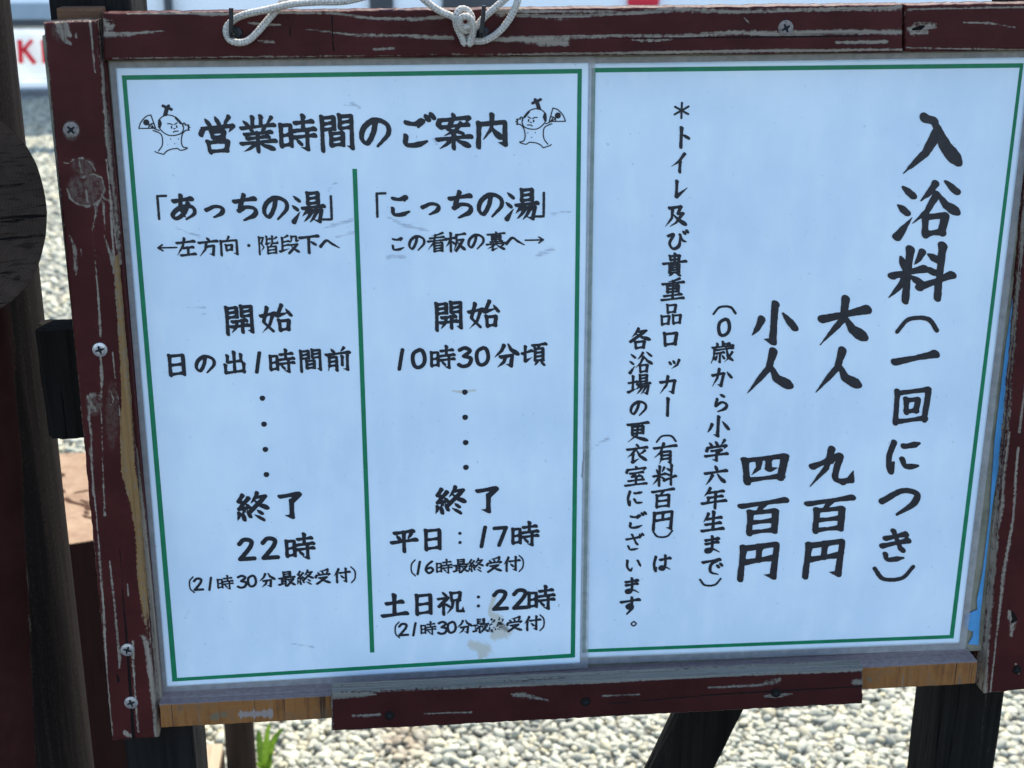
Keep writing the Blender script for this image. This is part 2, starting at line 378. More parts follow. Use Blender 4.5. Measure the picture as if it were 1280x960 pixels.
v, f, c = join([a, a2, b, b2])
tag(mk('gravel', v, f, M['pebble'], attrs={'col': c}, smooth=True),
    'pale grey rounded pebbles covering the sunlit ground behind the notice board', 'gravel', kind='stuff')

# ------------------------------------------------------------------ basic solids
def box_vf(c, s):
    c = np.array(c); s = np.array(s) / 2
    v = [c + s * np.array(k) for k in ((-1, -1, -1), (1, -1, -1), (1, 1, -1), (-1, 1, -1), (-1, -1, 1), (1, -1, 1), (1, 1, 1), (-1, 1, 1))]
    f = [(0, 3, 2, 1), (4, 5, 6, 7), (0, 1, 5, 4), (1, 2, 6, 5), (2, 3, 7, 6), (3, 0, 4, 7)]
    return v, f
def bevel_obj(o, w=0.003, seg=2):
    import bmesh
    bm = bmesh.new(); bm.from_mesh(o.data)
    bmesh.ops.bevel(bm, geom=bm.edges[:], offset=w, segments=seg, affect='EDGES', profile=0.6, clamp_overlap=True)
    bm.to_mesh(o.data); bm.free(); return o
def box(name, c, s, mat, parent=None, bev=0.002, loc=None):
    v, f = box_vf(c, s); o = mk(name, v, f, mat, parent, loc=loc)
    if bev: bevel_obj(o, bev)
    return o
def merge(parts):
    V, Fa = [], []
    for v, f in parts:
        o = len(V); V += [tuple(x) for x in v]; Fa += [tuple(i + o for i in q) for q in f]
    return V, Fa
def catmull(pts, n=8):
    p = np.array(pts, float); p = np.vstack([2 * p[0] - p[1], p, 2 * p[-1] - p[-2]]); out = []
    for i in range(1, len(p) - 2):
        for t in np.linspace(0, 1, n, endpoint=False):
            a, b, c, d = p[i - 1], p[i], p[i + 1], p[i + 2]
            out.append(0.5 * (2 * b + (c - a) * t + (2 * a - 5 * b + 4 * c - d) * t * t + (3 * b - a - 3 * c + d) * t ** 3))
    out.append(p[-2]); return np.array(out)
def resample(p, step):
    d = np.r_[0, np.cumsum(np.linalg.norm(np.diff(p, axis=0), axis=1))]
    s = np.linspace(0, d[-1], max(3, int(d[-1] / step)))
    return np.stack([np.interp(s, d, p[:, k]) for k in range(3)], 1), s

# post with square section and worn faces: a subdivided box with noise on its faces
def timber(name, x0, x1, y0, y1, z0, z1, mat, parent, amp=0.0012, seed=0, n=10, nz=90, lean=(0, 0), r=0.004, loc=None):
    per = []
    def arc(cx, cy, a0):
        for k in range(4):
            a = a0 + k / 3 * math.pi / 2; per.append((cx + r * math.cos(a), cy + r * math.sin(a)))
    cs = [(x0 + r, y0 + r, math.pi), (x1 - r, y0 + r, 1.5 * math.pi), (x1 - r, y1 - r, 0), (x0 + r, y1 - r, math.pi / 2)]
    for i, (cx, cy, a0) in enumerate(cs):
        arc(cx, cy, a0)
        nx_, ny_, b0 = cs[(i + 1) % 4]
        e = (nx_ + r * math.cos(b0), ny_ + r * math.sin(b0)); s = per[-1]
        for k in range(1, n): per.append((s[0] + (e[0] - s[0]) * k / n, s[1] + (e[1] - s[1]) * k / n))
    per = np.array(per); m = len(per); cen = per.mean(0); nr = per - cen; nr /= np.linalg.norm(nr, axis=1)[:, None]
    V = []
    for j in range(nz + 1):
        z = z0 + (z1 - z0) * j / nz
        ang = np.arange(m)
        d = amp * (fbm(ang * 0.55 + 31, np.full(m, z * 9.0), seed) - 0.5) * 2
        q = per + nr * d[:, None]
        V.append(np.c_[q[:, 0] + lean[0] * (z - z1), q[:, 1] + lean[1] * (z - z1), np.full(m, z)])
    V = np.concatenate(V); Fc = []
    for j in range(nz):
        for i in range(m):
            k = (i + 1) % m; Fc.append((j * m + i, j * m + k, (j + 1) * m + k, (j + 1) * m + i))
    Fc.append(tuple(range(m - 1, -1, -1))); Fc.append(tuple(nz * m + i for i in range(m)))
    return mk(name, V, Fc, mat, parent, loc=loc)

# ------------------------------------------------------------------ planks with painted-on wear measured from the photo
def seg_dist(p, pts):
    """distance (px) of points p to a polyline, and interpolated 3rd value (width)"""
    best = np.full(len(p), 1e9); wv = np.ones(len(p))
    for a, b in zip(pts[:-1], pts[1:]):
        A = np.array(a[:2], float); B = np.array(b[:2], float); d = B - A; L = d @ d + 1e-9
        t = np.clip(((p - A) @ d) / L, 0, 1); q = np.linalg.norm(p - (A + t[:, None] * d), axis=1)
        w = a[2] + (b[2] - a[2]) * t
        s = q / np.maximum(w, 1e-3); m = s < best; best = np.where(m, s, best)
    return best
def paint_lines(p, lines):
    out = np.zeros(len(p))
    for ln in lines:
        out = np.maximum(out, np.clip(1.0 - 0.5 * seg_dist(p, ln), 0, 1))
    return out
def plank(name, quad, yf, thick, mat, parent, cell=0.0009, r=0.0018, wear=(), ochre=None, crack=(), edge_wear=0.0, seed=0, top_wear=0.0, rough=0.0, patches=()):
    """quad: TL,TR,BR,BL as (x,z) of the front face. Front at y=yf, back at yf+thick."""
    q = np.array(quad, float)
    Lu = np.linalg.norm(q[1] - q[0]); Lv = np.linalg.norm(q[3] - q[0])
    def params(L):
        n = max(4, int((L - 2 * r) / cell)); a = np.array([0, 0.08, 0.3, 0.62]) * r
        return np.r_[a, np.linspace(r, L - r, n), L - a[::-1]] / L
    us, vs = params(Lu), params(Lv)
    U, V = np.meshgrid(us, vs)
    X = (q[0][None, None] * ((1 - U) * (1 - V))[..., None] + q[1] * (U * (1 - V))[..., None] + q[2] * (U * V)[..., None] + q[3] * ((1 - U) * V)[..., None])
    du = np.minimum(U, 1 - U) * Lu; dv = np.minimum(V, 1 - V) * Lv
    d = np.minimum(du, dv)
    k = np.clip(1 - d / r, 0, 1); y = yf + r * (1 - np.sqrt(np.clip(1 - k * k, 0, 1)))
    y = y + 0.0005 * (fbm(X[..., 0] * 60 + 50, X[..., 1] * 60 + 80, seed) - 0.5)
    if rough:
        ex = rough * (fbm(X[..., 1] * 220 + 11, X[..., 0] * 220 + 7, seed + 3) - 0.5) * 2
        X = X + ex[..., None] * (1 - np.clip(d / (4 * r), 0, 1))[..., None]
    W = np.stack([X[..., 0], y, X[..., 1]], -1); nv, nu = U.shape
    Vv = W.reshape(-1, 3); px = PX(Vv)
    idx = np.arange(nu * nv).reshape(nv, nu)
    quads = np.stack([idx[:-1, :-1], idx[1:, :-1], idx[1:, 1:], idx[:-1, 1:]], -1).reshape(-1, 4)
    bd = np.r_[idx[0, :], idx[1:, -1], idx[-1, -2::-1], idx[-2:0:-1, 0]]
    back = Vv[bd].copy(); back[:, 1] = yf + thick
    nb = len(bd); bi = np.arange(nb) + len(Vv)
    side = np.stack([bd, np.roll(bd, -1), np.roll(bi, -1), bi], -1)
    at = {}
    w = paint_lines(px, wear) if len(wear) else np.zeros(len(Vv))
    kn = np.zeros(len(Vv))
    for cx, cy, rx, ry, val in patches:
        e = np.hypot((px[:, 0] - cx) / rx, (px[:, 1] - cy) / ry); kn = np.maximum(kn, val * np.clip((1.15 - e) * 4, 0, 1))
    if edge_wear:
        w = np.maximum(w, (edge_wear * np.clip(1 - d / 0.0022, 0, 1) * np.clip(0.4 + 1.2 * fbm(X[..., 0] * 45 + 4, X[..., 1] * 45 + 9, seed + 5), 0, 1)).ravel())
    if top_wear: w = np.maximum(w, top_wear * np.clip(1 - (V * Lv).ravel() / 0.0016, 0, 1))
    o = np.zeros(len(Vv)) if ochre is None else ochre(px)
    c = paint_lines(px, crack) if len(crack) else np.zeros(len(Vv))
    pad = lambda a, val=0.0: np.r_[a, np.full(nb, val)]
    ob = mk(name, np.vstack([Vv, back]), np.vstack([quads, side]), mat, parent,
            attrs={'wear': np.r_[w, w[bd] * 0.0 + (0.9 if top_wear else 0.0) * (Vv[bd][:, 2] > Vv[:, 2].mean() + 0.0)], 'ochre': pad(o), 'crack': pad(c), 'knot': pad(kn)})
    import bmesh
    bm = bmesh.new(); bm.from_mesh(ob.data); bm.verts.ensure_lookup_table()
    bm.faces.new([bm.verts[i] for i in bi[::-1]]); bm.to_mesh(ob.data); bm.free()
    return ob
def quad_px(pts, yf):
    return [tuple(P(x, y, yf)[[0, 2]]) for x, y in pts]

# ================================================================== the notice board
Z_GROUND = 0.0
board = root('notice_board', 'wooden notice board with chipped dark red frame standing on two charred posts', 'notice board', (0, 0.06, 0))
# backing panel
bl, br = P(138, 480)[0] - 0.02, P(1300, 480)[0] + 0.012
bt, bb = P(640, 40)[2], P(640, 846)[2] - 0.0
box('backing_panel', ((bl + br) / 2, 0.008, (bt + bb) / 2), (br - bl, 0.012, bt - bb), M['backboard'], board, 0.001)

# ledge (bottom member): weathered top face, raw orange front face
led_top = 0.5 * (P(400, 857)[2] + P(1150, 811)[2])
LY = -0.0185
lx0, lx1 = P(199, 880, LY)[0], P(1220, 845, LY)[0]
zt = led_top + 0.0005; zb = 0.5 * (P(300, 906, LY)[2] + P(1150, 857, LY)[2])
led = plank('bottom_ledge', [(lx0, zt), (lx1, zt), (lx1, zb), (lx0, zb)], LY, 0.0325, M['ledge_wood'], board, r=0.0008, seed=4, rough=0.0004,
      wear=[[(302, 893, 4), (336, 892, 4)]], crack=[[(262, 897, 5), (280, 893, 6)], [(1085, 848, 3), (1088, 850, 3)]])

# batten nailed over the ledge
BY = LY - 0.0125
bq = quad_px([(414, 866), (1079, 836), (1079, 880), (414, 915)], BY)
batten = plank('batten', bq, BY, 0.0122, M['batten_paint'], board, seed=8, edge_wear=0.75, top_wear=1.0, rough=0.0006,
   wear=[[(416, 867, 2.2), (440, 866, 1.2), (500, 863, 1), (620, 858, 1.4), (760, 852, 1.6), (900, 845, 1.2), (1000, 841, 1.6), (1078, 837, 2)],
         [(420, 868, 5), (470, 868, 1)], [(440, 895, 1.5), (475, 893, 2)], [(640, 868, 2), (652, 869, 4), (685, 875, 1)],
         [(885, 859, 1), (950, 855, 2.5), (975, 851, 3)], [(752, 870, 1.2), (800, 868, 1.2)], [(955, 870, 1), (970, 869, 3), (990, 867, 1)],
         [(1068, 853, 3.5), (1080, 852, 3.5)], [(530, 892, 1), (590, 890, 1.2)]],
   crack=[[(760, 880, 0.7), (900, 868, 1.0), (1079, 858, 0.8)]])
# grey weathered strip between the sheets and the batten (old glue and grime on the ledge)
def screw(parent, x, y, yf, mat, r=0.0048, flat=0.0006, seed=0):
    c = P(x, y, yf); n = 20; rr = np.random.default_rng(int(x * 7 + y))
    V = [(c[0] + r * math.cos(a), yf + 0.001, c[2] + r * math.sin(a)) for a in np.linspace(0, 2 * math.pi, n, endpoint=False)]
    V += [(c[0] + r * 0.92 * math.cos(a), yf - flat, c[2] + r * 0.92 * math.sin(a)) for a in np.linspace(0, 2 * math.pi, n, endpoint=False)]
    V += [(c[0] + r * 0.55 * math.cos(a), yf - flat * 1.7, c[2] + r * 0.55 * math.sin(a)) for a in np.linspace(0, 2 * math.pi, n, endpoint=False)]
    Fc = [(i, (i + 1) % n, n + (i + 1) % n, n + i) for i in range(n)] + [(n + i, n + (i + 1) % n, 2 * n + (i + 1) % n, 2 * n + i) for i in range(n)]
    Fc.append(tuple(2 * n + i for i in range(n)))
    s = mk('screw', V, Fc, mat, parent, smooth=False)
    a0 = rr.uniform(0, math.pi / 2); parts = []
    for k in range(2):
        a = a0 + k * math.pi / 2; ca, sa = math.cos(a), math.sin(a); L, w = r * 0.56, r * 0.16
        d = flat * 1.7 + 0.00012 + 0.00008 * k
        pv = [(c[0] + ca * u - sa * q, yf - d, c[2] + sa * u + ca * q) for u, q in ((-L, -w * 0.5), (-L * 0.3, -w), (L * 0.3, -w), (L, -w * 0.5), (L, w * 0.5), (L * 0.3, w), (-L * 0.3, w), (-L, w * 0.5))]
        parts.append((pv, [tuple(range(8))]))
    # the cross recess, a dark inset on the head
    v, f = merge(parts); mk('cross_slot', v, f, M['screw_slot'], board) if False else None
    me = s.data; base = len(me.vertices)
    import bmesh
    bm = bmesh.new(); bm.from_mesh(me)
    off = abs_loc(parent)
    for pv, _ in parts:
        fc = bm.faces.new([bm.verts.new(Vector(np.array(x) - off)) for x in pv]); fc.material_index = 1
    bm.to_mesh(me); bm.free(); me.materials.append(M['screw_slot'])
    return s
screw(batten, 487, 894, BY, M['screw_dark'], 0.0036); screw(batten, 732, 877, BY, M['screw_dark'], 0.0036); screw(batten, 970, 866, BY, M['screw_dark'], 0.0036)

# top rail: two butted lengths
RY = -0.013
rail_wear = [
  [(129, 27, 4), (136, 33, 6), (132, 44, 4)], [(130, 44, 4), (165, 42, 2.5), (206, 38, 1)],
  [(160, 17, 0.6), (240, 17, 0.9), (265, 18, 2.2), (300, 17, 0.8), (362, 16, 1), (419, 17, 1.3), (467, 23, 2), (524, 24, 2.2), (565, 20, 2.5)],
  [(380, 36, 0.8), (415, 40, 1.2), (443, 44, 1.8), (500, 44, 2), (565, 47, 2.4)],
  [(310, 28, 1), (330, 31, 2), (350, 31, 1)], [(322, 51, 1), (342, 52, 1.5)], [(468, 61, 1.8), (492, 60, 2)],
  [(606, 51, 1.5), (646, 49, 3), (690, 53, 5), (708, 53, 4)], [(600, 47, 1), (700, 46, 2), (760, 45, 2)],
  [(625, 16, 5), (650, 12, 4)], [(646, 19, 2), (700, 21, 3), (760, 18, 2)], [(640, 14, 1.5), (700, 14, 1.5), (770, 14, 1)],
  [(760, 18, 2), (797, 16, 2.5), (841, 11, 3.6), (922, 14, 3), (1004, 12, 2.6), (1105, 10, 3), (1131, 7, 4)],
  [(760, 44, 2), (841, 45, 2), (922, 41, 3), (980, 43, 4), (1044, 40, 3), (1095, 40, 3), (1128, 40, 4.5)],
  [(1044, 53, 1.5), (1080, 53, 3), (1108, 52, 3)], [(790, 50, 1), (815, 51, 2), (840, 50, 1)],
  [(140, 73, 0.8), (400, 70, 1), (650, 68, 1.2), (780, 66, 1.4), (925, 64, 2), (990, 63, 2.4), (1130, 62, 1.6)],
  [(930, 22, 0.8), (936, 28, 1.2)]]
top_l = quad_px([(128, 16), (1129, 5.5), (1129, 66), (129, 76)], RY)
rail = plank('top_rail', top_l, RY, 0.0145, M['rail_paint'], board, wear=rail_wear, seed=2, edge_wear=0.3, rough=0.0005,
   crack=[[(415, 20, 0.8), (417, 64, 1.0)], [(360, 20, 0.5), (363, 46, 0.7)], [(760, 49, 0.5), (925, 47, 0.7), (1128, 44, 0.6)], [(982, 22, 0.6), (975, 40, 0.6)]])
top_r = quad_px([(1131.5, 5.5), (1345, 2.5), (1345, 62), (1131.5, 65.5)], RY - 0.0006)
rail2 = plank('top_rail', top_r, RY - 0.0006, 0.0145, M['rail_paint'], board, seed=12, edge_wear=0.3, rough=0.0005,
   wear=[[(1134, 12, 1.2), (1200, 10, 1), (1290, 9, 1.2)], [(1136, 37, 4), (1150, 36, 7), (1168, 32, 3)], [(1140, 42, 3), (1158, 41, 3)], [(1205, 28, 1), (1235, 29, 1.8), (1270, 34, 1)], [(1132, 60, 1), (1280, 62, 1.2)]],
   crack=[[(1140, 37, 1), (1150, 35, 3.2), (1156, 32, 1)]])
screw(rail, 982, 35, RY, M['screw_rust'], 0.0050)

# left upright of the frame
SY = -0.0155
def ochre_left(px):
    yb = np.array([315, 330, 390, 450, 500, 540, 590, 602, 631, 668, 702, 727, 760, 793, 810, 835, 856, 889, 925])
    lb = np.array([146, 142.5, 147, 149, 151, 150, 151.5, 155, 163, 169, 170.5, 172, 176, 178, 181, 186, 192, 195, 197])
    rb = np.array([147, 150, 157, 161, 164, 166, 170, 172, 176, 181, 184, 186, 188, 190, 190, 192, 194, 196, 197])
    l = np.interp(px[:, 1], yb, lb); r = np.interp(px[:, 1], yb, rb)
    return np.clip(0.5 + np.minimum(px[:, 0] - l, r - px[:, 0]) * 0.22, 0, 1) * (px[:, 1] > 318) * np.clip((800 - px[:, 1]) / 60, 0, 1)
stile_wear = [
  [(70, 26, 3), (76, 38, 5.5), (82, 50, 3), (88, 55, 1.5)], [(80, 28, 3), (86, 44, 3)], [(95, 42, 1.6), (95, 46, 1.6)], [(58, 22, 2), (110, 20, 1.6)], [(112, 24, 1.4), (115, 50, 0.8), (119, 90, 0.7)],
  [(78, 203, 1.2), (86, 204, 1.2), (92, 199, 1), (104, 197.5, 1), (114, 204, 1), (119, 213, 1)], [(99, 202, 1), (102, 216, 1)],
  [(103, 222, 1.2), (116, 217, 1.2), (127, 222, 1), (131, 236, 1.2), (126, 248, 1.6)],
  [(84, 236, 1), (88, 248, 1.2), (97, 255, 1.3), (108, 258, 1.4), (118, 256, 1.6), (127, 248, 1.4)], [(108, 238, 1.6), (110, 252, 1.6)], [(128, 246, 2.4), (133, 250, 2)],
  [(120, 254, 3.4), (120, 264, 2.2), (116, 285, 0.9), (119, 315, 0.9), (123, 371, 1.2), (125.6, 420, 1.2)],
  [(125.6, 446, 1.2), (127, 470, 2), (126, 500, 1.2), (128, 560, 1.2), (129, 600, 1.2), (131, 645, 1.6)],
  [(129, 252, 2), (131, 296, 1.1), (141, 330, 1.8)], [(137, 240, 0.8), (142, 315, 1.2), (143, 340, 2)],
  [(133, 200, 0.8), (139, 250, 0.8), (146, 310, 1)],
  [(88, 295, 1), (93, 310, 2.6), (94, 335, 2.4), (95, 345, 1)], [(101, 312, 1.2), (103, 322, 0.8)],
  [(110, 495, 2.4), (113, 505, 3.2), (111, 520, 2), (114, 545, 1.4), (117, 620, 0.8)], [(113, 494, 2.6), (121, 493, 3), (126, 496, 2.4)], [(118, 509, 2), (120, 514, 2.2)], [(138, 488, 0.8), (142, 500, 1.2), (139, 506, 0.9)],
  [(112, 560, 0.9), (120, 640, 0.8), (128, 740, 1.2), (134, 850, 1), (141, 920, 1)],
  [(137.5, 702, 1.2), (144, 760, 1.4), (150, 827, 1.4)], [(159, 730, 0.9), (160, 745, 1)], [(152, 815, 1.4), (149, 835, 1)],
  [(166, 802, 1.8), (166, 822, 1.8), (168, 850, 1.4), (170, 885, 1.5), (173, 915, 1.8)], [(157, 916, 2.6), (165, 920, 3)],
  [(178, 795, 3), (184, 815, 3), (190, 850, 4), (196, 890, 3.6), (198, 920, 4)], [(192, 790, 2.4), (198, 880, 2.4)],
  [(141, 440, 0.7), (150, 520, 0.9)], [(127, 80, 1.3), (133, 170, 1.6), (140, 230, 1.2)]]
sl = quad_px([(54, 28), (121, 25.5), (198.5, 922), (140, 927)], SY)
stile = plank('frame_upright', sl, SY, 0.0155, M['stile_paint'], board, wear=stile_wear, ochre=ochre_left, seed=21, edge_wear=0.45, patches=[(89, 163, 10, 12, 0.7), (104, 208, 14, 10, 0.5), (108, 236, 22, 21, 0.62), (118, 505, 9, 14, 0.6), (140, 520, 8, 40, 0.3), (75, 38, 10, 14, 0.3)], rough=0.0007, top_wear=0.3,
   crack=[[(149, 685, 0.5), (153, 735, 0.9), (158, 793, 1.2), (162, 852, 1.8), (167, 922, 2.4)], [(80, 24, 0.6), (82, 52, 0.7)], [(134, 20, 1), (134, 20, 1)], [(147, 845, 1.4), (148, 852, 1.4)]])
for x, y, mt in ((89, 162, 'screw_rust'), (125, 437, 'screw_steel'), (159.5, 812, 'screw_steel'), (164, 878, 'screw_steel')):
    screw(stile, x, y, SY, M[mt], 0.0049)
# thin unpainted strip beside the upright
sq = quad_px([(120, 78), (131, 78), (203, 880), (196, 882)], -0.009)
plank('inner_strip', sq, -0.009, 0.0095, M['stile_paint'], board, seed=5, r=0.0008, wear=[[(122, 78, 9), (132, 170, 9), (142, 300, 7), (150, 330, 2)], [(170, 560, 2), (190, 760, 8), (202, 885, 9)]])

# right upright
SYR = -0.0088
sr = quad_px([(1278, 330), (1356, 330), (1297, 861), (1230, 868)], SYR)
def ext(qd, z_top):
    (x0, z0), (x1, z1), (x2, z2), (x3, z3) = qd
    k = (z_top - z3) / (z0 - z3); return [(x3 + (x0 - x3) * k, z_top), (x2 + (x1 - x2) * k, z_top), (x2, z2), (x3, z3)]
sr = ext(sr, sl[1][1])
stile_r = plank('frame_upright', sr, SYR, 0.0290, M['stile_paint'], board, seed=33, edge_wear=0.7, rough=0.0007,
   wear=[[(1262, 540, 1), (1254, 600, 2), (1252, 632, 3), (1247, 665, 1.5), (1243, 700, 2), (1239, 750, 3), (1234, 800, 3), (1231, 845, 4), (1231, 866, 4)],
         [(1273, 560, 1.6), (1266, 650, 1.4), (1254, 720, 2.2), (1246, 790, 1.2), (1238, 865, 1.5)],
         [(1262, 766, 2.5), (1266, 778, 3.5), (1264, 795, 2)], [(1285, 450, 1), (1274, 540, 1.6)], [(1270, 830, 1.2), (1274, 842, 1.2)]],
   crack=[[(1266, 766, 2), (1268, 774, 3), (1265, 778, 1.6)], [(1271, 833, 2), (1271, 840, 2)]])
screw(stile_r, 1271, 837, SYR, M['screw_dark'], 0.0036)

# strip of blue film left on the backing beside the right sheet
fp = [(1290, 250), (1276, 330), (1262, 425), (1247, 550), (1241, 640), (1232, 715), (1225, 750), (1222.5, 762), (1208, 768), (1206.5, 780), (1211, 787), (1217.5, 789), (1216, 797), (1211, 804.5),
      (1224, 806), (1224, 803), (1225.5, 775), (1233, 705), (1241, 632), (1252, 561), (1270, 425), (1284, 330), (1298, 250)]
fv = [P(x - (4.0 if (y < 760 and i_ < 8) else 1.0), y, 0.0008) for i_, (x, y) in enumerate(fp)]; nfp = len(fv)
fv2 = [v - np.array([0, 0.0006, 0]) for v in fv]
mk('blue_film', fv + fv2, [tuple(range(nfp, 2 * nfp))] + [(i, (i + 1) % nfp, nfp + (i + 1) % nfp, nfp + i) for i in range(nfp)], M['film'], board)

bk = [P(70, 10, -0.002), P(127, 20, -0.002)]
box('rail_stub', ((bk[0][0] + bk[1][0]) / 2, 0.006, bk[0][2] - 0.012), (bk[1][0] - bk[0][0], 0.016, 0.024), M['stub_wood'], board, 0.001)
# hooks
def hook(x, y0, y1, dx=0.0):
    yo = RY - 0.011; a = P(x, y1, yo); b = P(x + dx, y0, yo); rr = 0.00135
    path = [(a[0] + 0.0015, RY + 0.002, a[2] - 0.0005), (a[0] + 0.0008, RY - 0.006, a[2] - 0.0008), (a[0], yo + 0.0015, a[2] - 0.0004), (a[0], yo, a[2] + 0.0016), (b[0], yo, b[2])]
    pts = np.array(path); V, Fc = [], []
    for i, p in enumerate(pts):
        t = pts[min(i + 1, len(pts) - 1)] - pts[max(i - 1, 0)]; t /= np.linalg.norm(t); s = np.cross(t, [1, 0, 0]); s /= np.linalg.norm(s); w = np.cross(t, s)
        for k in range(8):
            an = 2 * math.pi * (k + 0.5) / 8; V.append(p + rr * (math.cos(an) * s + math.sin(an) * w))
    for i in range(len(pts) - 1):
        for k in range(8): Fc.append((i * 8 + k, i * 8 + (k + 1) % 8, (i + 1) * 8 + (k + 1) % 8, (i + 1) * 8 + k))
    Fc.append(tuple(range(8))[::-1]); Fc.append(tuple((len(pts) - 1) * 8 + k for k in range(8)))
    c = np.array([a[0] + 0.0015, RY, a[2]]); o = len(V); n = 14     # collar where it enters the rail
    for q, yy in ((0.0042, 0.0), (0.0040, -0.0015), (0.0026, -0.0022)):
        for k in range(n):
            an = 2 * math.pi * k / n; V.append(c + np.array([q * math.cos(an), yy, q * math.sin(an)]))
    for j in range(2):
        for k in range(n): Fc.append((o + j * n + k, o + j * n + (k + 1) % n, o + (j + 1) * n + (k + 1) % n, o + (j + 1) * n + k))
    Fc.append(tuple(o + 2 * n + k for k in range(n)))
    return mk('rope_hook', V, Fc, M['hook_iron'], rail)
hook(289, 10, 44); hook(602, 7, 44, 3)

# posts and brace
def post_x(xa, ya, yf): return P(xa, ya, yf)[0]
PY = 0.0145
pxl = (post_x(156, 935, PY), post_x(243, 935, PY)); pxr = (post_x(1170, 940, PY), post_x(1246, 940, PY))
timber('post', pxl[0], pxl[1], PY, PY + 0.062, -0.25, P(100, -30, PY)[2] + 0.02, M['char_wood'], board, 0.0016, 3, loc=None)
timber('post', pxr[0], pxr[1], PY, PY + 0.05, -0.25, P(1300, -40, PY)[2], M['black_wood'], board, 0.0020, 9)
# brace leaning under the board
b0 = P(886, 893, 0.075); b1 = P(853, 960, 0.075); sl_ = (b0[0] - b1[0]) / (b0[2] - b1[2])
zt_ = b0[2] + 0.22
xw = abs(P(926, 893, 0.075)[0] - P(846, 893, 0.075)[0]) / 2
xc = b0[0] + sl_ * (zt_ - b0[2])
timber('brace', xc - xw, xc + xw, 0.070, 0.092, -0.1, zt_, M['black_wood'], board, 0.002, 15, lean=(sl_, 0.0))
# short cross block tying the board to the log post
bx = [P(45, 480, 0.0)[0], P(125, 480, 0.0)[0]]
blk = timber('tie_block', P(51, 470, 0.002)[0], P(135, 470, 0.002)[0], 0.002, 0.028, P(80, 548, 0.002)[2], P(80, 413, 0.002)[2], M['black_wood'], board, 0.0042, 27, nz=60)

# ------------------------------------------------------------------ brush lettering: strokes -> signed distance -> filled mesh
PROF = {
 'h': [(0, 1.0), (.12, .95), (.5, .70), (.82, .92), (1, 1.18)], 'v': [(0, 1.2), (.14, .95), (.6, .84), (.9, 1.0), (1, .9)],
 'p': [(0, 1.0), (.2, .84), (.6, .64), (1, .08)], 'n': [(0, .55), (.3, .95), (.74, 1.55), (.87, 1.45), (1, .35)],
 'd': [(0, .4), (.55, 1.1), (1, 1.08)], 't': [(0, 1.2), (.3, .9), (1, .12)], 'c': [(0, .95), (.25, .82), (.7, 1.0), (1, .42)],
 'u': [(0, .62), (1, .62)], 'b': [(0, .9), (.3, .8), (.5, 1.05), (1, .98)], 'x': [(0, 1), (1, 1)]}
COMP = {
 '日': 'v 6,0 6,100;b 6,3 94,3 94,100;h 8,48 88,48;h 8,93 90,93', '目': 'v 6,0 6,100;b 6,3 94,3 94,100;h 8,34 88,34;h 8,64 88,64;h 8,93 90,93',
 '口': 'v 6,0 14,100;b 8,6 94,6 84,96;h 14,90 86,90', '土': 'h 12,35 88,35;v 50,0 50,95;h 0,95 100,95',
 '月': 'p 14,0 14,60 0,100;k 14,3 90,3 90,98 68,90;h 14,33 88,33;h 14,62 88,62',
 '貝': 'v 14,0 14,72;b 14,3 86,3 86,72;h 14,26 84,26;h 14,48 84,48;h 14,71 86,71;p 34,76 8,100;d 66,78 94,100',
 '門': 'v 6,0 6,100;b 6,3 42,3 42,38;h 8,20 40,20;h 8,37 42,37;v 60,0 60,38;k 60,3 96,3 96,98 80,90;h 62,20 94,20;h 60,37 94,37',
 '糸': 'x 46,0 14,24 54,28;x 84,12 14,52 78,48;x 50,50 50,60;p 16,66 0,95;d 42,64 48,92;d 72,58 88,82;d 66,34 90,50',
 '氵': 'd 20,2 80,20;d 0,36 55,52;t 10,98 90,62', '女': 'x 45,0 18,58 80,96;p 85,28 60,70 5,100;h 0,32 100,26',
 '亻': 'p 90,0 0,50;v 55,32 55,100', '阝': 'x 12,4 80,4 45,38;p 45,38 85,60 40,80;v 10,0 10,100'}
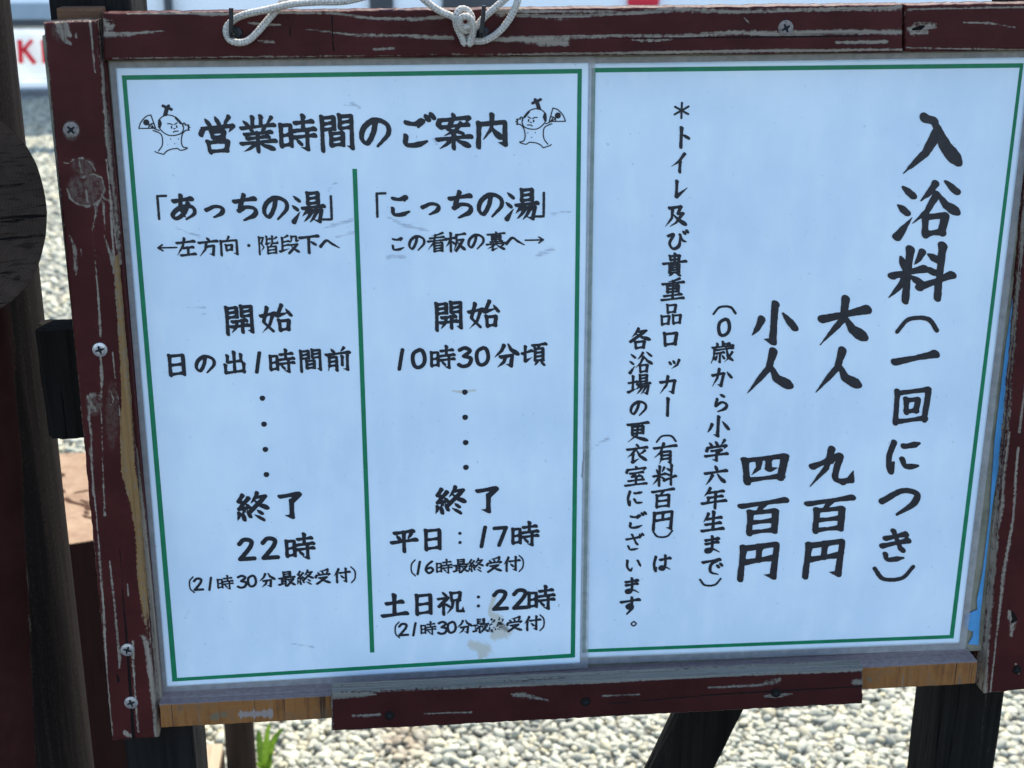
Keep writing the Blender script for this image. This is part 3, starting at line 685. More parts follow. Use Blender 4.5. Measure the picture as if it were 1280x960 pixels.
GL = {
 '営': 'd 20,4 30,20;d 46,0 54,18;p 82,2 66,24;d 14,26 6,46;k 12,30 92,28 80,46;@口 32 40 70 58;p 50,58 44,68;@口 20 68 80 98',
 '業': 'v 38,2 38,26;v 60,2 60,26;d 14,10 26,24;p 88,6 74,24;h 8,30 94,28;d 32,34 38,44;p 68,34 60,44;h 16,48 86,47;h 22,60 78,59;h 6,73 96,72;v 50,47 50,99;p 46,75 10,96;n 54,75 94,95',
 '時': '@日 6 22 36 84;v 68,2 68,42;h 46,20 92,19;h 42,42 98,41;h 42,60 98,59;k 78,42 78,97 60,90;d 50,68 60,80',
 '間': '@門 6 2 94 98;@日 32 50 68 86', 'の': '~c 52,16 44,52 26,82 10,64 18,32 50,12 84,28 88,58 56,94',
 'ご': '~c 24,22 48,28 68,20 56,38;~c 22,60 22,84 50,88 80,80;d 76,4 84,18;d 90,0 98,13',
 '案': 'd 48,0 52,12;d 14,14 8,30;k 12,17 92,16 82,30;x 46,20 34,44 74,58;p 70,30 56,48 22,62;h 14,37 88,35;h 6,70 96,69;v 50,60 50,99;p 46,72 12,96;n 54,72 94,95',
 '内': 'v 12,26 10,98;k 12,28 88,28 88,96 68,88;p 50,2 48,45 24,76;n 52,44 76,74',
 'あ': 'h 18,24 80,20;~c 44,4 42,50 54,86;~c 68,36 50,74 22,90 12,72 40,50 80,50 88,76 58,96', 'っ': '~c 18,58 52,46 80,56 76,76 46,90',
 'ち': 'h 12,24 82,19;~c 46,2 36,32 26,60;~c 26,60 52,48 82,58 80,80 42,97',
 '湯': '@氵 2 6 28 94;@日 48 2 84 38;h 34,50 98,48;p 50,50 32,76;k 46,62 92,60 84,98 66,90;p 60,64 34,96;p 76,64 54,98',
 '「': '!u 62,10 62,92;u 62,10 92,10', '」': '!u 38,8 38,90;u 38,90 8,90', '←': '!w 5,50 96,50;w 5,50 28,35;w 5,50 28,65', '→': '!w 4,50 95,50;w 95,50 72,35;w 95,50 72,65',
 '左': 'h 8,24 94,22;p 46,2 38,40 6,92;h 38,54 86,53;v 62,54 62,92;h 26,93 96,91', '方': 'd 46,2 56,16;h 6,26 96,24;p 42,28 36,64 8,98;k 40,50 80,48 74,97 54,88',
 '向': 'p 52,0 40,18;v 12,20 12,98;k 12,22 90,22 90,97 72,90;@口 34 44 68 74', '・': '!o 50,50',
 '階': '@阝 4 4 34 98;h 44,20 62,18;v 44,4 44,46;t 42,46 66,36;p 94,12 74,24;k 72,4 72,44 98,44 98,30;p 68,48 60,58;@日 46 60 92 98',
 '段': 'p 42,2 14,14;v 14,12 14,82;h 16,34 46,32;h 16,54 46,52;t 2,84 50,72;p 60,8 60,30 50,44;k 60,10 84,10 84,36 100,30;b 54,54 90,52 46,98;n 60,62 98,96',
 '下': 'h 6,14 96,12;v 50,16 50,99;d 58,38 82,56', 'へ': '~c 4,64 34,34 62,54 96,78', 'こ': '~c 24,22 50,28 74,20 66,36;~c 22,62 26,86 54,90 86,80',
 '看': 'p 80,2 24,14;h 16,26 84,24;h 6,42 96,40;p 44,10 34,50 6,86;@目 34 52 80 99', '板': 'h 2,30 48,28;v 26,2 26,99;p 24,34 2,72;d 30,44 44,58;h 54,14 96,11;p 54,14 54,60 40,97;b 58,42 90,40 52,98;n 62,54 98,96',
 '裏': 'd 48,0 52,8;h 8,13 92,12;@日 26 22 76 44;v 50,22 50,62;h 22,54 80,53;h 4,65 96,64;p 46,66 6,88;v 34,74 34,97;t 32,97 60,86;n 50,68 96,98;p 86,72 64,84',
 '開': '@門 6 2 94 98;h 28,54 72,53;h 24,72 78,71;v 60,54 60,95;p 42,54 40,74 24,94', '始': '@女 0 8 46 96;x 68,4 54,38;t 52,40 92,32;d 82,20 96,42;@口 56 58 92 95',
 '日': '@日 18 4 82 98', '出': 'v 50,0 50,92;v 22,14 22,44;h 22,44 78,43;v 78,14 78,46;v 12,56 12,94;h 12,92 88,90;v 88,56 88,97',
 '1': '!X 60,6 44,96', '前': 'd 26,2 36,16;p 76,0 62,16;h 6,25 96,22;@月 12 36 50 97;v 68,38 68,76;k 88,32 88,97 70,90',
 '0': '!~X 54,10 30,24 24,52 32,82 50,90 70,76 76,48 68,18 54,10', '3': '!~X 28,18 52,9 72,24 46,46;~X 46,46 76,58 66,86 40,92 24,84',
 '分': 'p 40,4 30,28 2,54;n 58,2 70,28 99,50;k 26,54 74,52 68,97 48,88;p 46,54 40,78 14,99', '頃': 'h 4,42 42,32;k 16,10 16,76 44,62;h 46,10 98,8;p 72,12 64,24;@貝 50 24 94 99',
 '終': '@糸 0 4 46 98;p 66,0 44,36;b 62,16 92,14 42,64;n 56,26 74,46 99,58;d 64,62 76,74;d 56,78 80,97', '了': 'b 16,14 82,10 56,36;k 54,34 54,97 30,88',
 '2': '!~X 26,26 44,9 70,16 64,42 28,86;X 26,88 78,87', '(': '!~w 72,2 52,28 52,72 72,98', ')': '!~w 28,2 48,28 48,72 28,98', '︵': '!~v 4,74 28,46 72,46 96,74', '︶': '!~v 4,26 28,54 72,54 96,26',
 '最': '@日 28 2 74 34;h 4,43 96,41;v 20,43 20,84;v 42,43 42,99;h 22,56 42,55;h 22,68 42,67;t 4,86 52,78;b 54,56 90,54 50,99;n 58,60 98,97',
 '受': 'p 82,0 28,10;d 20,16 28,28;d 46,12 52,26;p 82,12 70,28;d 12,34 6,52;k 12,37 92,35 82,50;b 26,58 76,55 12,99;n 34,64 97,98', '付': '@亻 2 2 36 98;h 38,32 99,30;k 76,2 76,97 56,88;d 46,50 58,66',
 '平': 'h 14,12 86,9;d 24,24 34,42;p 78,20 64,42;h 2,53 98,50;v 50,12 50,99', '：': '!o 50,26;o 50,74', '7': '!X 26,14 76,12;X 76,12 46,94', '6': '!~X 68,8 38,34 27,68 48,92 74,74 60,52 32,62',
 '土': 'h 20,38 80,35;v 50,2 50,90;h 4,92 97,90', '祝': 'd 20,0 32,14;b 4,28 42,25 6,62;v 24,48 24,99;d 30,52 44,64;@口 50 6 90 44;p 60,46 56,72 36,97;k 76,46 76,90 98,92 98,72',
 '入': 'x 32,4 46,10;n 42,6 54,24 70,56 97,90;p 54,32 38,64 4,97',
 '浴': '@氵 0 4 28 98;p 58,4 36,34;d 74,2 94,22;p 62,24 48,54 26,74;n 64,24 80,46 101,62;@口 44 62 82 98',
 '料': 'd 14,14 22,34;p 48,8 36,32;h 2,48 54,40;v 28,2 28,98;p 26,50 0,88;d 34,52 50,66;d 58,14 74,26;d 58,40 70,48;h 48,74 100,56;v 80,0 80,98',
 '一': 'h 4,56 96,46', '回': 'v 12,8 14,94;b 12,12 90,10 86,94;h 14,90 88,88;@口 34 32 68 68', 'に': '~c 20,8 10,50 18,94 24,66;~c 46,22 66,22 88,18;~c 46,60 58,82 90,84',
 'つ': '~c 2,46 50,22 90,34 84,62 44,88', 'き': 'h 22,22 76,16;h 14,44 84,36;x 42,2 66,58;d 60,52 72,64;~c 26,70 34,88 76,88',
 '大': 'h 4,40 96,28;p 50,0 48,44 4,97;n 52,40 70,70 99,92', '人': 'p 54,0 46,40 2,97;n 50,34 66,68 99,90', '九': 'h 6,44 44,32;p 46,2 38,50 4,97;~x 40,34 66,22 60,56 60,82 76,92;k 74,92 94,90 98,66',
 '百': 'h 2,16 98,10;p 52,14 34,38;@日 20 36 82 98', '円': 'v 12,10 8,97;k 12,12 92,9 88,98 66,90;v 50,12 50,48;h 14,50 88,46', '小': 'k 50,0 50,97 30,88;p 22,36 2,76;d 70,28 97,66',
 '四': 'v 8,16 16,92;b 8,18 94,14 86,86;p 38,20 38,46 24,66;k 58,18 60,52 78,50;h 16,82 88,78', '歳': 'v 50,0 50,20;h 52,10 78,9;v 26,6 26,20;h 6,22 94,20;p 14,30 14,64 2,97;h 14,35 94,31;n 64,24 76,72 99,92;p 92,50 60,94;d 82,20 92,30;h 22,50 56,48;k 40,50 40,92 32,86;d 28,60 20,78;d 50,60 58,76',
 'か': 'x 8,34 60,28;k 60,28 50,92 32,82;p 38,4 30,50 8,92;d 76,24 96,52', 'ら': 'd 46,2 64,14;~c 32,26 24,68;~c 26,64 56,46 82,62 74,84 38,97',
 '学': 'd 18,6 28,22;d 44,2 52,18;p 84,0 68,22;d 12,28 6,46;k 10,31 92,28 82,44;b 28,48 72,46 52,60;k 52,58 52,97 32,90;h 2,71 98,68', '六': 'd 46,0 54,20;h 2,36 98,31;p 36,48 6,95;n 60,46 95,90',
 '年': 'p 32,0 6,38;h 24,22 88,20;h 24,46 84,44;v 26,46 26,68;h 0,71 100,67;v 56,22 56,100', '生': 'p 28,6 6,48;h 22,34 86,31;v 52,0 52,92;h 18,62 84,59;h 2,93 98,90', 'ま': 'h 18,22 80,17;h 20,42 78,37;~c 50,2 52,60 44,86 24,88 24,74 54,72 88,94',
 'で': 'h 8,24 84,17;~c 80,18 46,40 46,78 80,94;d 72,44 80,56;d 86,36 94,48', '＊': '!w 50,6 50,94;w 10,28 90,72;w 10,72 90,28', 'ト': 'v 44,2 44,97;d 50,36 78,54', 'イ': 'p 78,2 50,40 12,64;v 56,40 56,98', 'レ': 'v 34,6 34,86;t 34,88 90,44',
 '及': 'x 18,12 70,10;x 68,10 56,42 80,42;p 78,42 50,82 22,99;p 32,14 30,60 2,97;n 38,46 97,97', 'び': '~c 8,24 34,18 16,60 34,90 62,76 64,22;~c 64,22 76,50 94,60;d 78,6 86,18;d 92,0 99,12',
 '貴': '@口 26 8 74 28;v 50,0 50,40;h 2,41 98,38;@貝 22 48 78 100', '重': 'p 78,0 26,10;h 4,20 96,18;@日 22 30 78 62;v 50,10 50,94;h 12,77 88,75;h 2,95 98,93',
 '品': '@口 28 2 72 42;@口 4 54 44 98;@口 56 54 96 98', 'ロ': '@口 16 20 84 86', 'ッ': 'd 24,46 32,62;d 48,42 54,58;p 82,42 72,72 38,94', 'カ': 'x 10,32 82,28;k 82,28 74,96 52,84;p 46,2 40,50 8,96', 'ー': 'v 50,4 50,96',
 '有': 'h 2,20 98,16;p 44,0 30,44 2,68;@月 28 40 80 99', 'は': '~c 18,6 10,50 18,94 24,70;h 42,28 94,23;~c 68,4 70,60 60,88 42,84 46,72 66,72 96,92', '各': 'p 42,0 12,40;b 40,16 78,13 6,62;n 32,26 60,46 99,60;@口 26 64 74 99',
 '場': 'h 2,36 40,33;v 21,4 21,74;t 0,82 42,66;@日 50 2 86 36;h 40,48 99,46;p 52,48 38,72;k 50,60 94,58 86,98 68,90;p 64,62 40,95;p 80,62 58,99', '更': 'h 4,10 96,8;@日 22 22 78 60;p 50,10 48,66 6,99;n 24,66 60,84 99,99',
 '衣': 'd 46,0 54,12;h 4,25 97,22;p 46,24 4,68;v 32,50 32,93;t 30,95 62,78;n 48,32 66,66 99,93;p 88,38 62,56', '室': 'd 48,0 52,11;d 12,13 6,30;k 10,16 92,14 82,30;h 22,36 80,34;x 46,38 30,54 68,52;d 62,44 78,58;v 50,60 50,94;h 16,74 84,72;h 2,96 98,94',
 'ざ': 'h 14,28 80,22;x 42,4 64,54;d 58,48 70,62;~c 24,68 36,90 74,88;d 80,4 86,16;d 92,0 98,10', 'い': '~c 16,18 16,58 34,84 44,68;~c 74,26 82,44 90,64', 'す': 'h 4,24 96,19;~c 58,2 58,50 42,66 34,52 54,42 62,64 34,99',
 '。': '!~w 24,62 38,76 24,90 10,76 24,62',
 'figure': '!~l 13.5,50 17,42 24,35 30,33;l 30,33 34.5,50 13.5,50;~l 26,49.5 27,46 31,44 33.5,45;l 29.5,45 33,50.5;l 27.5,47 33,50.5;q 23.5,42.5;m 46.5,34 49.5,25;m 49,33.5 51,27;g 46,22 49,23.5;g 50.5,24.5 53,22;g 52,24.5 56,26.5;'
   '~l 40,39 45,35 52,33.5 60,36 66,42 69.5,49 67,56 60,59 52,59.5 46,57 40,51 38.5,45 40,39;g 40,41 41,44 39.5,48;m 61,37.5 66.5,44;l 50,44.5 53,44.5 56,46;l 58.5,45.5 62,43.5;e 54.5,48.2 54.7,50;e 61,47.4 61.2,49.2;l 57.5,51 59,50.6;~l 56.5,55.5 58,54.2 62.5,54;'
   '~l 33,53.5 40,57 42,63 41,72 36,79;~l 31.5,79.5 34,81 42,83.5;~l 42,83.5 46,79.5 52,77 60,76;~l 60,76 64,78.5 71,77 72.5,75.5;~l 72,53 67.5,58 65.5,67 67,74 72.5,75.5;~l 68.5,48 70,44 72,44.5 71.5,46.5;~l 72,46.5 76.5,46.5 75,48.5 77.5,49.5 75,51 76.5,53 72,53;l 34,51 39,53;l 31,53 34,53.5;r 52.3,64;r 62,64;r 57,70',
}
KEEP_FLAT = set('「」←→()︵︶＊：・。')

def glyph_strokes(ch):
    s = GL[ch]; plain = s.startswith('!'); s = s.lstrip('!') if plain else s
    out = []
    def parse(txt, box_=None):
        for t in txt.split(';'):
            t = t.strip()
            if not t: continue
            if t[0] == '@':
                nm, x0, y0, x1, y1 = t[1:].split(); parse(COMP[nm], tuple(map(float, (x0, y0, x1, y1)))); continue
            sm = t[0] == '~'
            if sm: t = t[1:]
            k, *pp = t.split(); pts = np.array([[float(q) for q in p.split(',')] for p in pp])
            if box_ is not None:
                x0, y0, x1, y1 = box_; pts = np.array([x0, y0]) + pts / 100 * np.array([x1 - x0, y1 - y0])
            out.append((k, sm, pts))
    parse(s); return out, plain
def glyph_caps(ch, wide=1.0):
    st, plain = glyph_strokes(ch); n = len(st)
    w = 12.5 if n <= 3 else 11.6 if n <= 5 else 10.4 if n <= 8 else 9.2 if n <= 12 else 8.2
    w *= wide * 1.3; caps = []
    for k, sm, pts in st:
        if not plain or ch in '0123467':
            pts = pts.copy()
            if ch not in KEEP_FLAT and ch not in '0123467': pts[:, 1] -= 0.075 * (pts[:, 0] - 50)
        R = w / 2
        fixed = {'w': 4.2, 'X': 8.4, 'l': 0.72, 'm': 1.5, 'g': 1.9, 'e': 0.95, 'u': 4.6}.get(k)
        if k in 'oqr':
            rad = {'o': 8.2, 'q': 3.9, 'r': 0.75}[k]; caps.append((pts[0], pts[0] + 0.01, rad, rad)); continue
        if k == 'v' and sm: fixed = 5.0 
        if ch == '＊': fixed = 6.5
        if sm and len(pts) > 2:
            pts = catmull(np.c_[pts, np.zeros(len(pts))], 7)[:, :2]
        d = np.r_[0, np.cumsum(np.linalg.norm(np.diff(pts, axis=0), axis=1))]; L = d[-1]
        ts = sorted(set(np.round(np.r_[d / L, np.linspace(0, 1, 12)], 4)))
        q = np.stack([np.interp(np.array(ts) * L, d, pts[:, j]) for j in (0, 1)], 1)
        if k == 'p' and len(pts) == 2:                 # left-falling strokes bow a little
            nrm = np.array([-(pts[1] - pts[0])[1], (pts[1] - pts[0])[0]]) / L; q = q + nrm * (-0.05 * L * np.sin(np.pi * np.array(ts)))[:, None]
        if k == 'n' and len(pts) == 2:
            nrm = np.array([-(pts[1] - pts[0])[1], (pts[1] - pts[0])[0]]) / L; q = q + nrm * (0.05 * L * np.sin(np.pi * np.array(ts)))[:, None]
        if fixed: r = np.full(len(ts), fixed * (1 if k in 'wlmgeu' else wide))
        elif k == 'k':
            hk = d[-2] / L; r = np.interp(ts, [0, hk * 0.5, hk * 0.97, hk, 1], [0.95, 0.85, 1.0, 1.08, 0.12]) * R
        else:
            pr = PROF.get(k, PROF['x']); r = np.interp(ts, [a for a, _ in pr], [b for _, b in pr]) * R
            if k == 'x': r = np.interp(ts, [0, .15, .5, 1], [1.05, .9, .85, .9]) * R
        for i in range(len(q) - 1): caps.append((q[i], q[i + 1], r[i], r[i + 1]))
        if k == 'h' and not plain:                      # pressed entry and exit of a horizontal stroke
            caps.append((q[0] + [-1.5, -1.5], q[0] + [3, 2], R * 0.62, R * 0.75))
            caps.append((q[-1] + [-2.5, -0.14 * w], q[-1] + [0.5, 0.10 * w], R * 0.8, R * 0.95))
        if k in 'vk' and not plain:
            caps.append((q[0] + [-1.8, -1.2], q[0] + [2, 1.5], R * 0.6, R * 0.95))
    return caps
_GC = {}
def glyph_mesh(ch, N=76, wide=1.0, lo=-10.0, hi=110.0, erode=0.0):
    key = (ch, N, wide, erode)
    if key in _GC: return _GC[key]
    g = np.linspace(lo, hi, N + 1); X, Y = np.meshgrid(g, g); S = np.full(X.shape, 1e9)
    nib = not GL[ch].startswith('!')
    def bend(x, y):                        # slanted oval brush tip
        u, v = (x + y) * 0.70711, (x - y) * 0.70711
        return (u / 1.25, v / 0.86) if nib else (x, y)
    X, Y = bend(X, Y)
    for a, b, ra, rb in glyph_caps(ch, wide):
        a = bend(*a); b = bend(*b)
        d = np.asarray(b) - np.asarray(a); L = d @ d + 1e-9
        t = np.clip(((X - a[0]) * d[0] + (Y - a[1]) * d[1]) / L, 0, 1)
        S = np.minimum(S, np.hypot(X - a[0] - t * d[0], Y - a[1] - t * d[1]) - (ra + (rb - ra) * t))
    X, Y = np.meshgrid(g, g)
    if ch != 'figure': S = S + 1.1 * (vnoise(X * 0.16 + 40, Y * 0.16 + 40, sum(map(ord, ch))) - 0.5)
    if erode: S = np.maximum(S, (erode - fbm(X * 0.09 + 20, Y * 0.09 + 30, 5, 3)) * 60)
    ins = S < 0; V, Fc, vid = [], [], {}
    def vert(key_, p):
        if key_ not in vid: vid[key_] = len(V); V.append(p)
        return vid[key_]
    full = ins[:-1, :-1] & ins[1:, :-1] & ins[1:, 1:] & ins[:-1, 1:]
    anyc = ins[:-1, :-1] | ins[1:, :-1] | ins[1:, 1:] | ins[:-1, 1:]
    for j, i in zip(*np.nonzero(anyc)):
        if full[j, i]:
            if i > 0 and full[j, i - 1]: continue
            e = i
            while e < N and full[j, e]: e += 1
            Fc.append((vert((j, i), (g[i], g[j])), vert((j, e), (g[e], g[j])), vert((j + 1, e), (g[e], g[j + 1])), vert((j + 1, i), (g[i], g[j + 1]))))
            continue
        cs = [(j, i), (j, i + 1), (j + 1, i + 1), (j + 1, i)]; poly = []
        for q in range(4):
            A, B = cs[q], cs[(q + 1) % 4]; sa, sb = S[A], S[B]
            if sa < 0: poly.append(vert(A, (g[A[1]], g[A[0]])))
            if (sa < 0) != (sb < 0):
                t = sa / (sa - sb); pa = np.array([g[A[1]], g[A[0]]]); pb = np.array([g[B[1]], g[B[0]]])
                poly.append(vert((min(A, B), max(A, B)), tuple(pa + t * (pb - pa))))
        if len(poly) >= 3: Fc.append(tuple(poly))
    _GC[key] = (np.array(V).reshape(-1, 2), Fc); return _GC[key]

INK_UP = 0.00025
def write(name, chars, yf, mat, parent, wide=1.0, N=76, mirror=False):
    """chars: (character, px centre x, y, em in px[, erode]); each is set level on the sheet."""
    V, Fc = [], []
    for ci, (ch, x, y, em, *er) in enumerate(chars):
        c = P(x, y, yf); s = np.linalg.norm(P(x + em / 2, y, yf) - P(x - em / 2, y, yf)) / 100
        gv, gf = glyph_mesh(ch, N, wide, erode=er[0] if er else 0.0)
        kx, ky = (1.0, 1.0) if GL[ch].startswith('!') else (0.97, 0.925)
        if len(er) > 1: ky *= er[1]
        o = len(V); sx = -1 if mirror else 1
        V += [(c[0] + sx * (a - 50) * s * kx, yf - INK_UP - 0.00003 * (ci % 2), c[2] - (b - 50) * s * ky) for a, b in gv]
        Fc += [tuple(i + o for i in (q if mirror else q[::-1])) for q in gf]
    return mk(name, V, Fc, mat, parent)
def row(txt, xs, ys, em):
    if not isinstance(ys, (list, tuple)): ys = [ys] * len(txt)
    if len(ys) == 2: ys = [ys[0] + (ys[1] - ys[0]) * (x - xs[0]) / (xs[-1] - xs[0]) for x in xs]
    ems = em if isinstance(em, (list, tuple)) else [em] * len(txt)
    return [(c, x, y, e) for c, x, y, e in zip(txt, xs, ys, ems)]

def sheet_mesh(name, quad, yf, mat, parent, n=(150, 200), thick=0.0005, stain=(), scuff=(), grime=()):
    q = np.array([P(x, y, yf) for x, y in quad])
    u = np.linspace(0, 1, n[0]); v_ = np.linspace(0, 1, n[1]); U, V = np.meshgrid(u, v_)
    W = q[0] * ((1 - U) * (1 - V))[..., None] + q[1] * (U * (1 - V))[..., None] + q[2] * (U * V)[..., None] + q[3] * ((1 - U) * V)[..., None]
    Vv = W.reshape(-1, 3); px = PX(Vv); idx = np.arange(len(Vv)).reshape(n[1], n[0])
    quads = np.stack([idx[:-1, :-1], idx[1:, :-1], idx[1:, 1:], idx[:-1, 1:]], -1).reshape(-1, 4)
    bd = np.r_[idx[0, :], idx[1:, -1], idx[-1, -2::-1], idx[-2:0:-1, 0]]
    back = Vv[bd] + np.array([0, thick, 0]); bi = np.arange(len(bd)) + len(Vv)
    side = np.stack([bd, np.roll(bd, -1), np.roll(bi, -1), bi], -1)
    pad = lambda a_: np.r_[a_, np.zeros(len(bd))]
    return mk(name, np.vstack([Vv, back]), np.vstack([quads, side]), mat, parent,
              attrs={k: pad(paint_lines(px, ln) if len(ln) else np.zeros(len(Vv))) for k, ln in (('stain', stain), ('scuff', scuff), ('grime', grime))})
def slab_px(name, polys, yf, thick, mat, parent):
    parts = []
    for poly in polys:
        v = [P(x, y, yf) for x, y in poly]; n = len(v); v = v + [p + np.array([0, thick, 0]) for p in v]
        parts.append((v, [tuple(range(n))[::-1]] + [(i, (i + 1) % n, n + (i + 1) % n, n + i) for i in range(n)]))
    V, Fa = merge(parts); return mk(name, V, Fa, mat, parent)
def ring_polys(o, i):                      # a mitred frame between an outer and an inner quad
    return [[o[k], o[(k + 1) % 4], i[(k + 1) % 4], i[k]] for k in range(4)]

# ---- right sheet (under) : bathing fees
YR = -0.0008
c = P(960, 815, YR)
rs = root('price_sheet', 'white laminated sheet of vertical brush writing listing bathing fees, on the right of the board', 'notice', (c[0], YR, c[2]))
sheet_mesh('paper', [(731, 79.5), (1288.5, 71.5), (1199, 804), (722.5, 823)], YR, M['paper'], rs,
   scuff=[[(740, 560, 1), (760, 548, 3)], [(755, 178, 1), (762, 182, 1)]], grime=[[(729, 568, 2.4), (727, 590, 3)]])
slab_px('clear_edge', ring_polys([(722, 72), (1298, 64), (1207, 811.5), (714, 831)], [(731, 79.6), (1288.4, 71.6), (1199, 803.9), (722.5, 822.9)]), YR - 0.0001, 0.0004, M['laminate'], rs)
def green_frame(o, w, yf, mat, parent):
    i = [(o[0][0] + w[0], o[0][1] + w[1]), (o[1][0] - w[2], o[1][1] + w[1]), (o[2][0] - w[2], o[2][1] - w[3]), (o[3][0] + w[0], o[3][1] - w[3])]
    return slab_px('green_border', ring_polys(o, i), yf - 0.0002, 0.00015, mat, parent)
green_frame([(739.8, 85), (1279.5, 79), (1192, 798), (727.5, 815.8)], (4.6, 5.6, 4.8, 4.2), YR, M['green'], rs)
def col(txt, pts, em): 
    ems = em if isinstance(em, (list, tuple)) else [em] * len(txt)
    return [(c_, p[0], p[1], e) for c_, p, e in zip(txt, pts, ems)]
write('fee_heading', [('入', 1167, 180, 78, 0, 0.97), ('浴', 1160, 261.5, 78, 0, 0.93), ('料', 1151.5, 343, 79, 0, 0.92)] + col('︵一回につき︶', [ (1147.5, 401), (1143.6, 447), (1139, 507), (1130, 569.5), (1125.5, 626), (1118.6, 683), (1116, 721)],
      [54, 56, 51, 48, 50, 47, 52]), YR, M['ink_faded'], rs, 1.04)
write('adult_label', [('大', 1054.8, 402, 62, 0, 1.0), ('人', 1048.5, 464, 59, 0, 0.98)], YR, M['ink_faded'], rs, 1.06)
write('adult_price', [('九', 1040, 583.5, 58, 0, 0.93), ('百', 1035.8, 642, 59, 0, 0.85), ('円', 1029.6, 697.5, 53, 0, 1.0)], YR, M['ink_faded'], rs, 1.06)
write('child_label', [('小', 967.3, 404, 57, 0, 0.95), ('人', 962.7, 465, 59, 0, 0.98)], YR, M['ink_faded'], rs, 1.06)
write('child_price', [('四', 955, 586, 60, 0, 0.74), ('百', 952.8, 645, 59, 0, 0.85), ('円', 948, 701, 53, 0, 1.0)], YR, M['ink_faded'], rs, 1.06)
write('age_note', col('︵0歳から小学六年生まで︶', [(906, 385), (905, 409), (903, 441), (901.7, 472), (900.6, 503.7), (897.5, 533), (895.5, 563.6), (894.4, 594), (892.5, 622.5), (891, 652), (889.8, 681), (889.8, 708), (887.5, 730)],
      [30, 26, 30, 27, 25, 28, 29, 28, 30, 28, 26, 28, 28]), YR, M['ink'], rs, 1.0, 64)
write('locker_note', col('＊トイレ及び貴重品ロッカー︵有料百円︶は', [(852, 138), (853, 172), (848.5, 204), (849.6, 236.6), (845.5, 269.5), (846, 300.5), (843, 331), (841, 362), (839, 393), (838, 423), (842, 452), (835.4, 481), (834.6, 509),
      (833, 546), (831, 566.7), (830.4, 594.6), (828.3, 622), (828.3, 650), (828, 669.5), (827, 704)], [21, 27, 25, 25, 29, 27, 30, 29, 28, 26, 22, 25, 26, 26, 29, 29, 28, 28, 26, 24]), YR, M['ink'], rs, 1.0, 64)
write('changing_room_note', col('各浴場の更衣室にございます。', [(800, 423), (801, 453), (799, 481), (798, 510), (797, 539.6), (796, 566.7), (795, 594.6), (794, 622), (795, 651), (791.7, 678), (791.7, 706), (789.6, 732.5), (787.5, 757), (798, 774)],
      [28, 29, 28, 24, 28, 27, 28, 23, 25, 25, 23, 24, 25, 22]), YR, M['ink'], rs, 1.0, 64)

# ---- left sheet (on top): opening hours
YL = -0.0022
c = P(465, 845, YL)
ls = root('hours_sheet', 'white laminated sheet of opening hours with two little line drawings, left on the board', 'notice', (c[0], YL, c[2]))
sheet_mesh('paper', [(144.5, 85), (736, 78.5), (725, 829), (208.5, 858.5)], YL, M['paper'], ls, n=(240, 300),
   stain=[[(618, 745, 3), (612, 765, 3), (622, 775, 8)], [(622, 785, 9), (632, 790, 8), (618, 795, 6)], [(590, 806, 6), (606, 812, 9), (600, 822, 3)], [(566, 489, 1.5), (580, 490, 2), (594, 488, 1.5)]],
   grime=[[(624, 780, 3), (632, 786, 5)], [(610, 788, 2), (616, 790, 2)], [(729, 576, 1.6), (728, 596, 2.4)], [(698, 755, 1), (699, 759, 1)]],
   scuff=[[(485, 272, 1), (505, 281, 3), (535, 288, 2)], [(410, 238, 1), (420, 228, 2)], [(405, 285, 2), (440, 275, 3)], [(420, 296, 1.5), (445, 290, 2)], [(220, 285, 1.5), (250, 296, 2)], [(430, 132, 2), (442, 128, 2)],
          [(485, 322, 3), (505, 320, 3)], [(670, 320, 3), (690, 312, 4)], [(690, 268, 2), (712, 264, 2)], [(235, 384, 1.4), (256, 384, 1.4)], [(252, 394, 1.2), (256, 392, 1.4)], [(362, 804, 1), (392, 809, 1.6)], [(232, 772, 2), (236, 764, 1.2)],
          [(205, 466, 1), (212, 466, 1)], [(540, 172, 1), (546, 180, 2)], [(440, 130, 3), (450, 135, 2)]])
slab_px('clear_edge', ring_polys([(136.5, 77.5), (744, 70.5), (735, 835), (202, 866.5)], [(144.5, 85.1), (735.9, 78.6), (724.9, 828.9), (208.6, 858.4)]), YL - 0.0001, 0.0004, M['laminate'], ls)
green_frame([(152.2, 94.2), (727.4, 86), (718.8, 821.8), (215.4, 852)], (6, 5.8, 5.4, 4.6), YL, M['green'], ls)
slab_px('green_divider', [[(440.5, 211), (446.2, 211), (468, 815.5), (462.6, 815.8)]], YL - 0.0002, 0.00015, M['green'], ls)
I = M['ink']
write('title_text', row('営業時間のご案内', [272, 322, 371, 421, 469, 520, 567, 615], (168.5, 163), [49, 49, 48, 48, 44, 47, 48, 44]), YL, I, ls, 1.0)
write('bath_name_text', row('「あっちの湯」', [193.5, 229, 268, 307, 344.5, 385, 418.5], (259, 260), [36, 37, 34, 37, 37, 42, 36]), YL, I, ls, 1.0)
write('bath_name_text', row('「こっちの湯」', [467, 500, 538, 576, 613, 652, 684], (256, 256), [36, 34, 33, 37, 37, 42, 36]), YL, I, ls, 1.0)
write('direction_text', row('←左方向・階段下へ', [209, 232, 260, 286, 311, 335, 362, 386, 412], (309.5, 304), 26), YL, I, ls, 0.95, 64)
write('direction_text', row('この看板の裏へ→', [497, 521, 546, 569.5, 595, 620, 644, 668], (304, 300), [22, 24, 26, 26, 24, 26, 25, 25]), YL, I, ls, 0.95, 64)
write('start_text', row('開始', [299, 345.6], (400, 398), 40), YL, I, ls, 1.05)
write('start_text', row('開始', [560.6, 605], (395, 393), 39), YL, I, ls, 1.05)
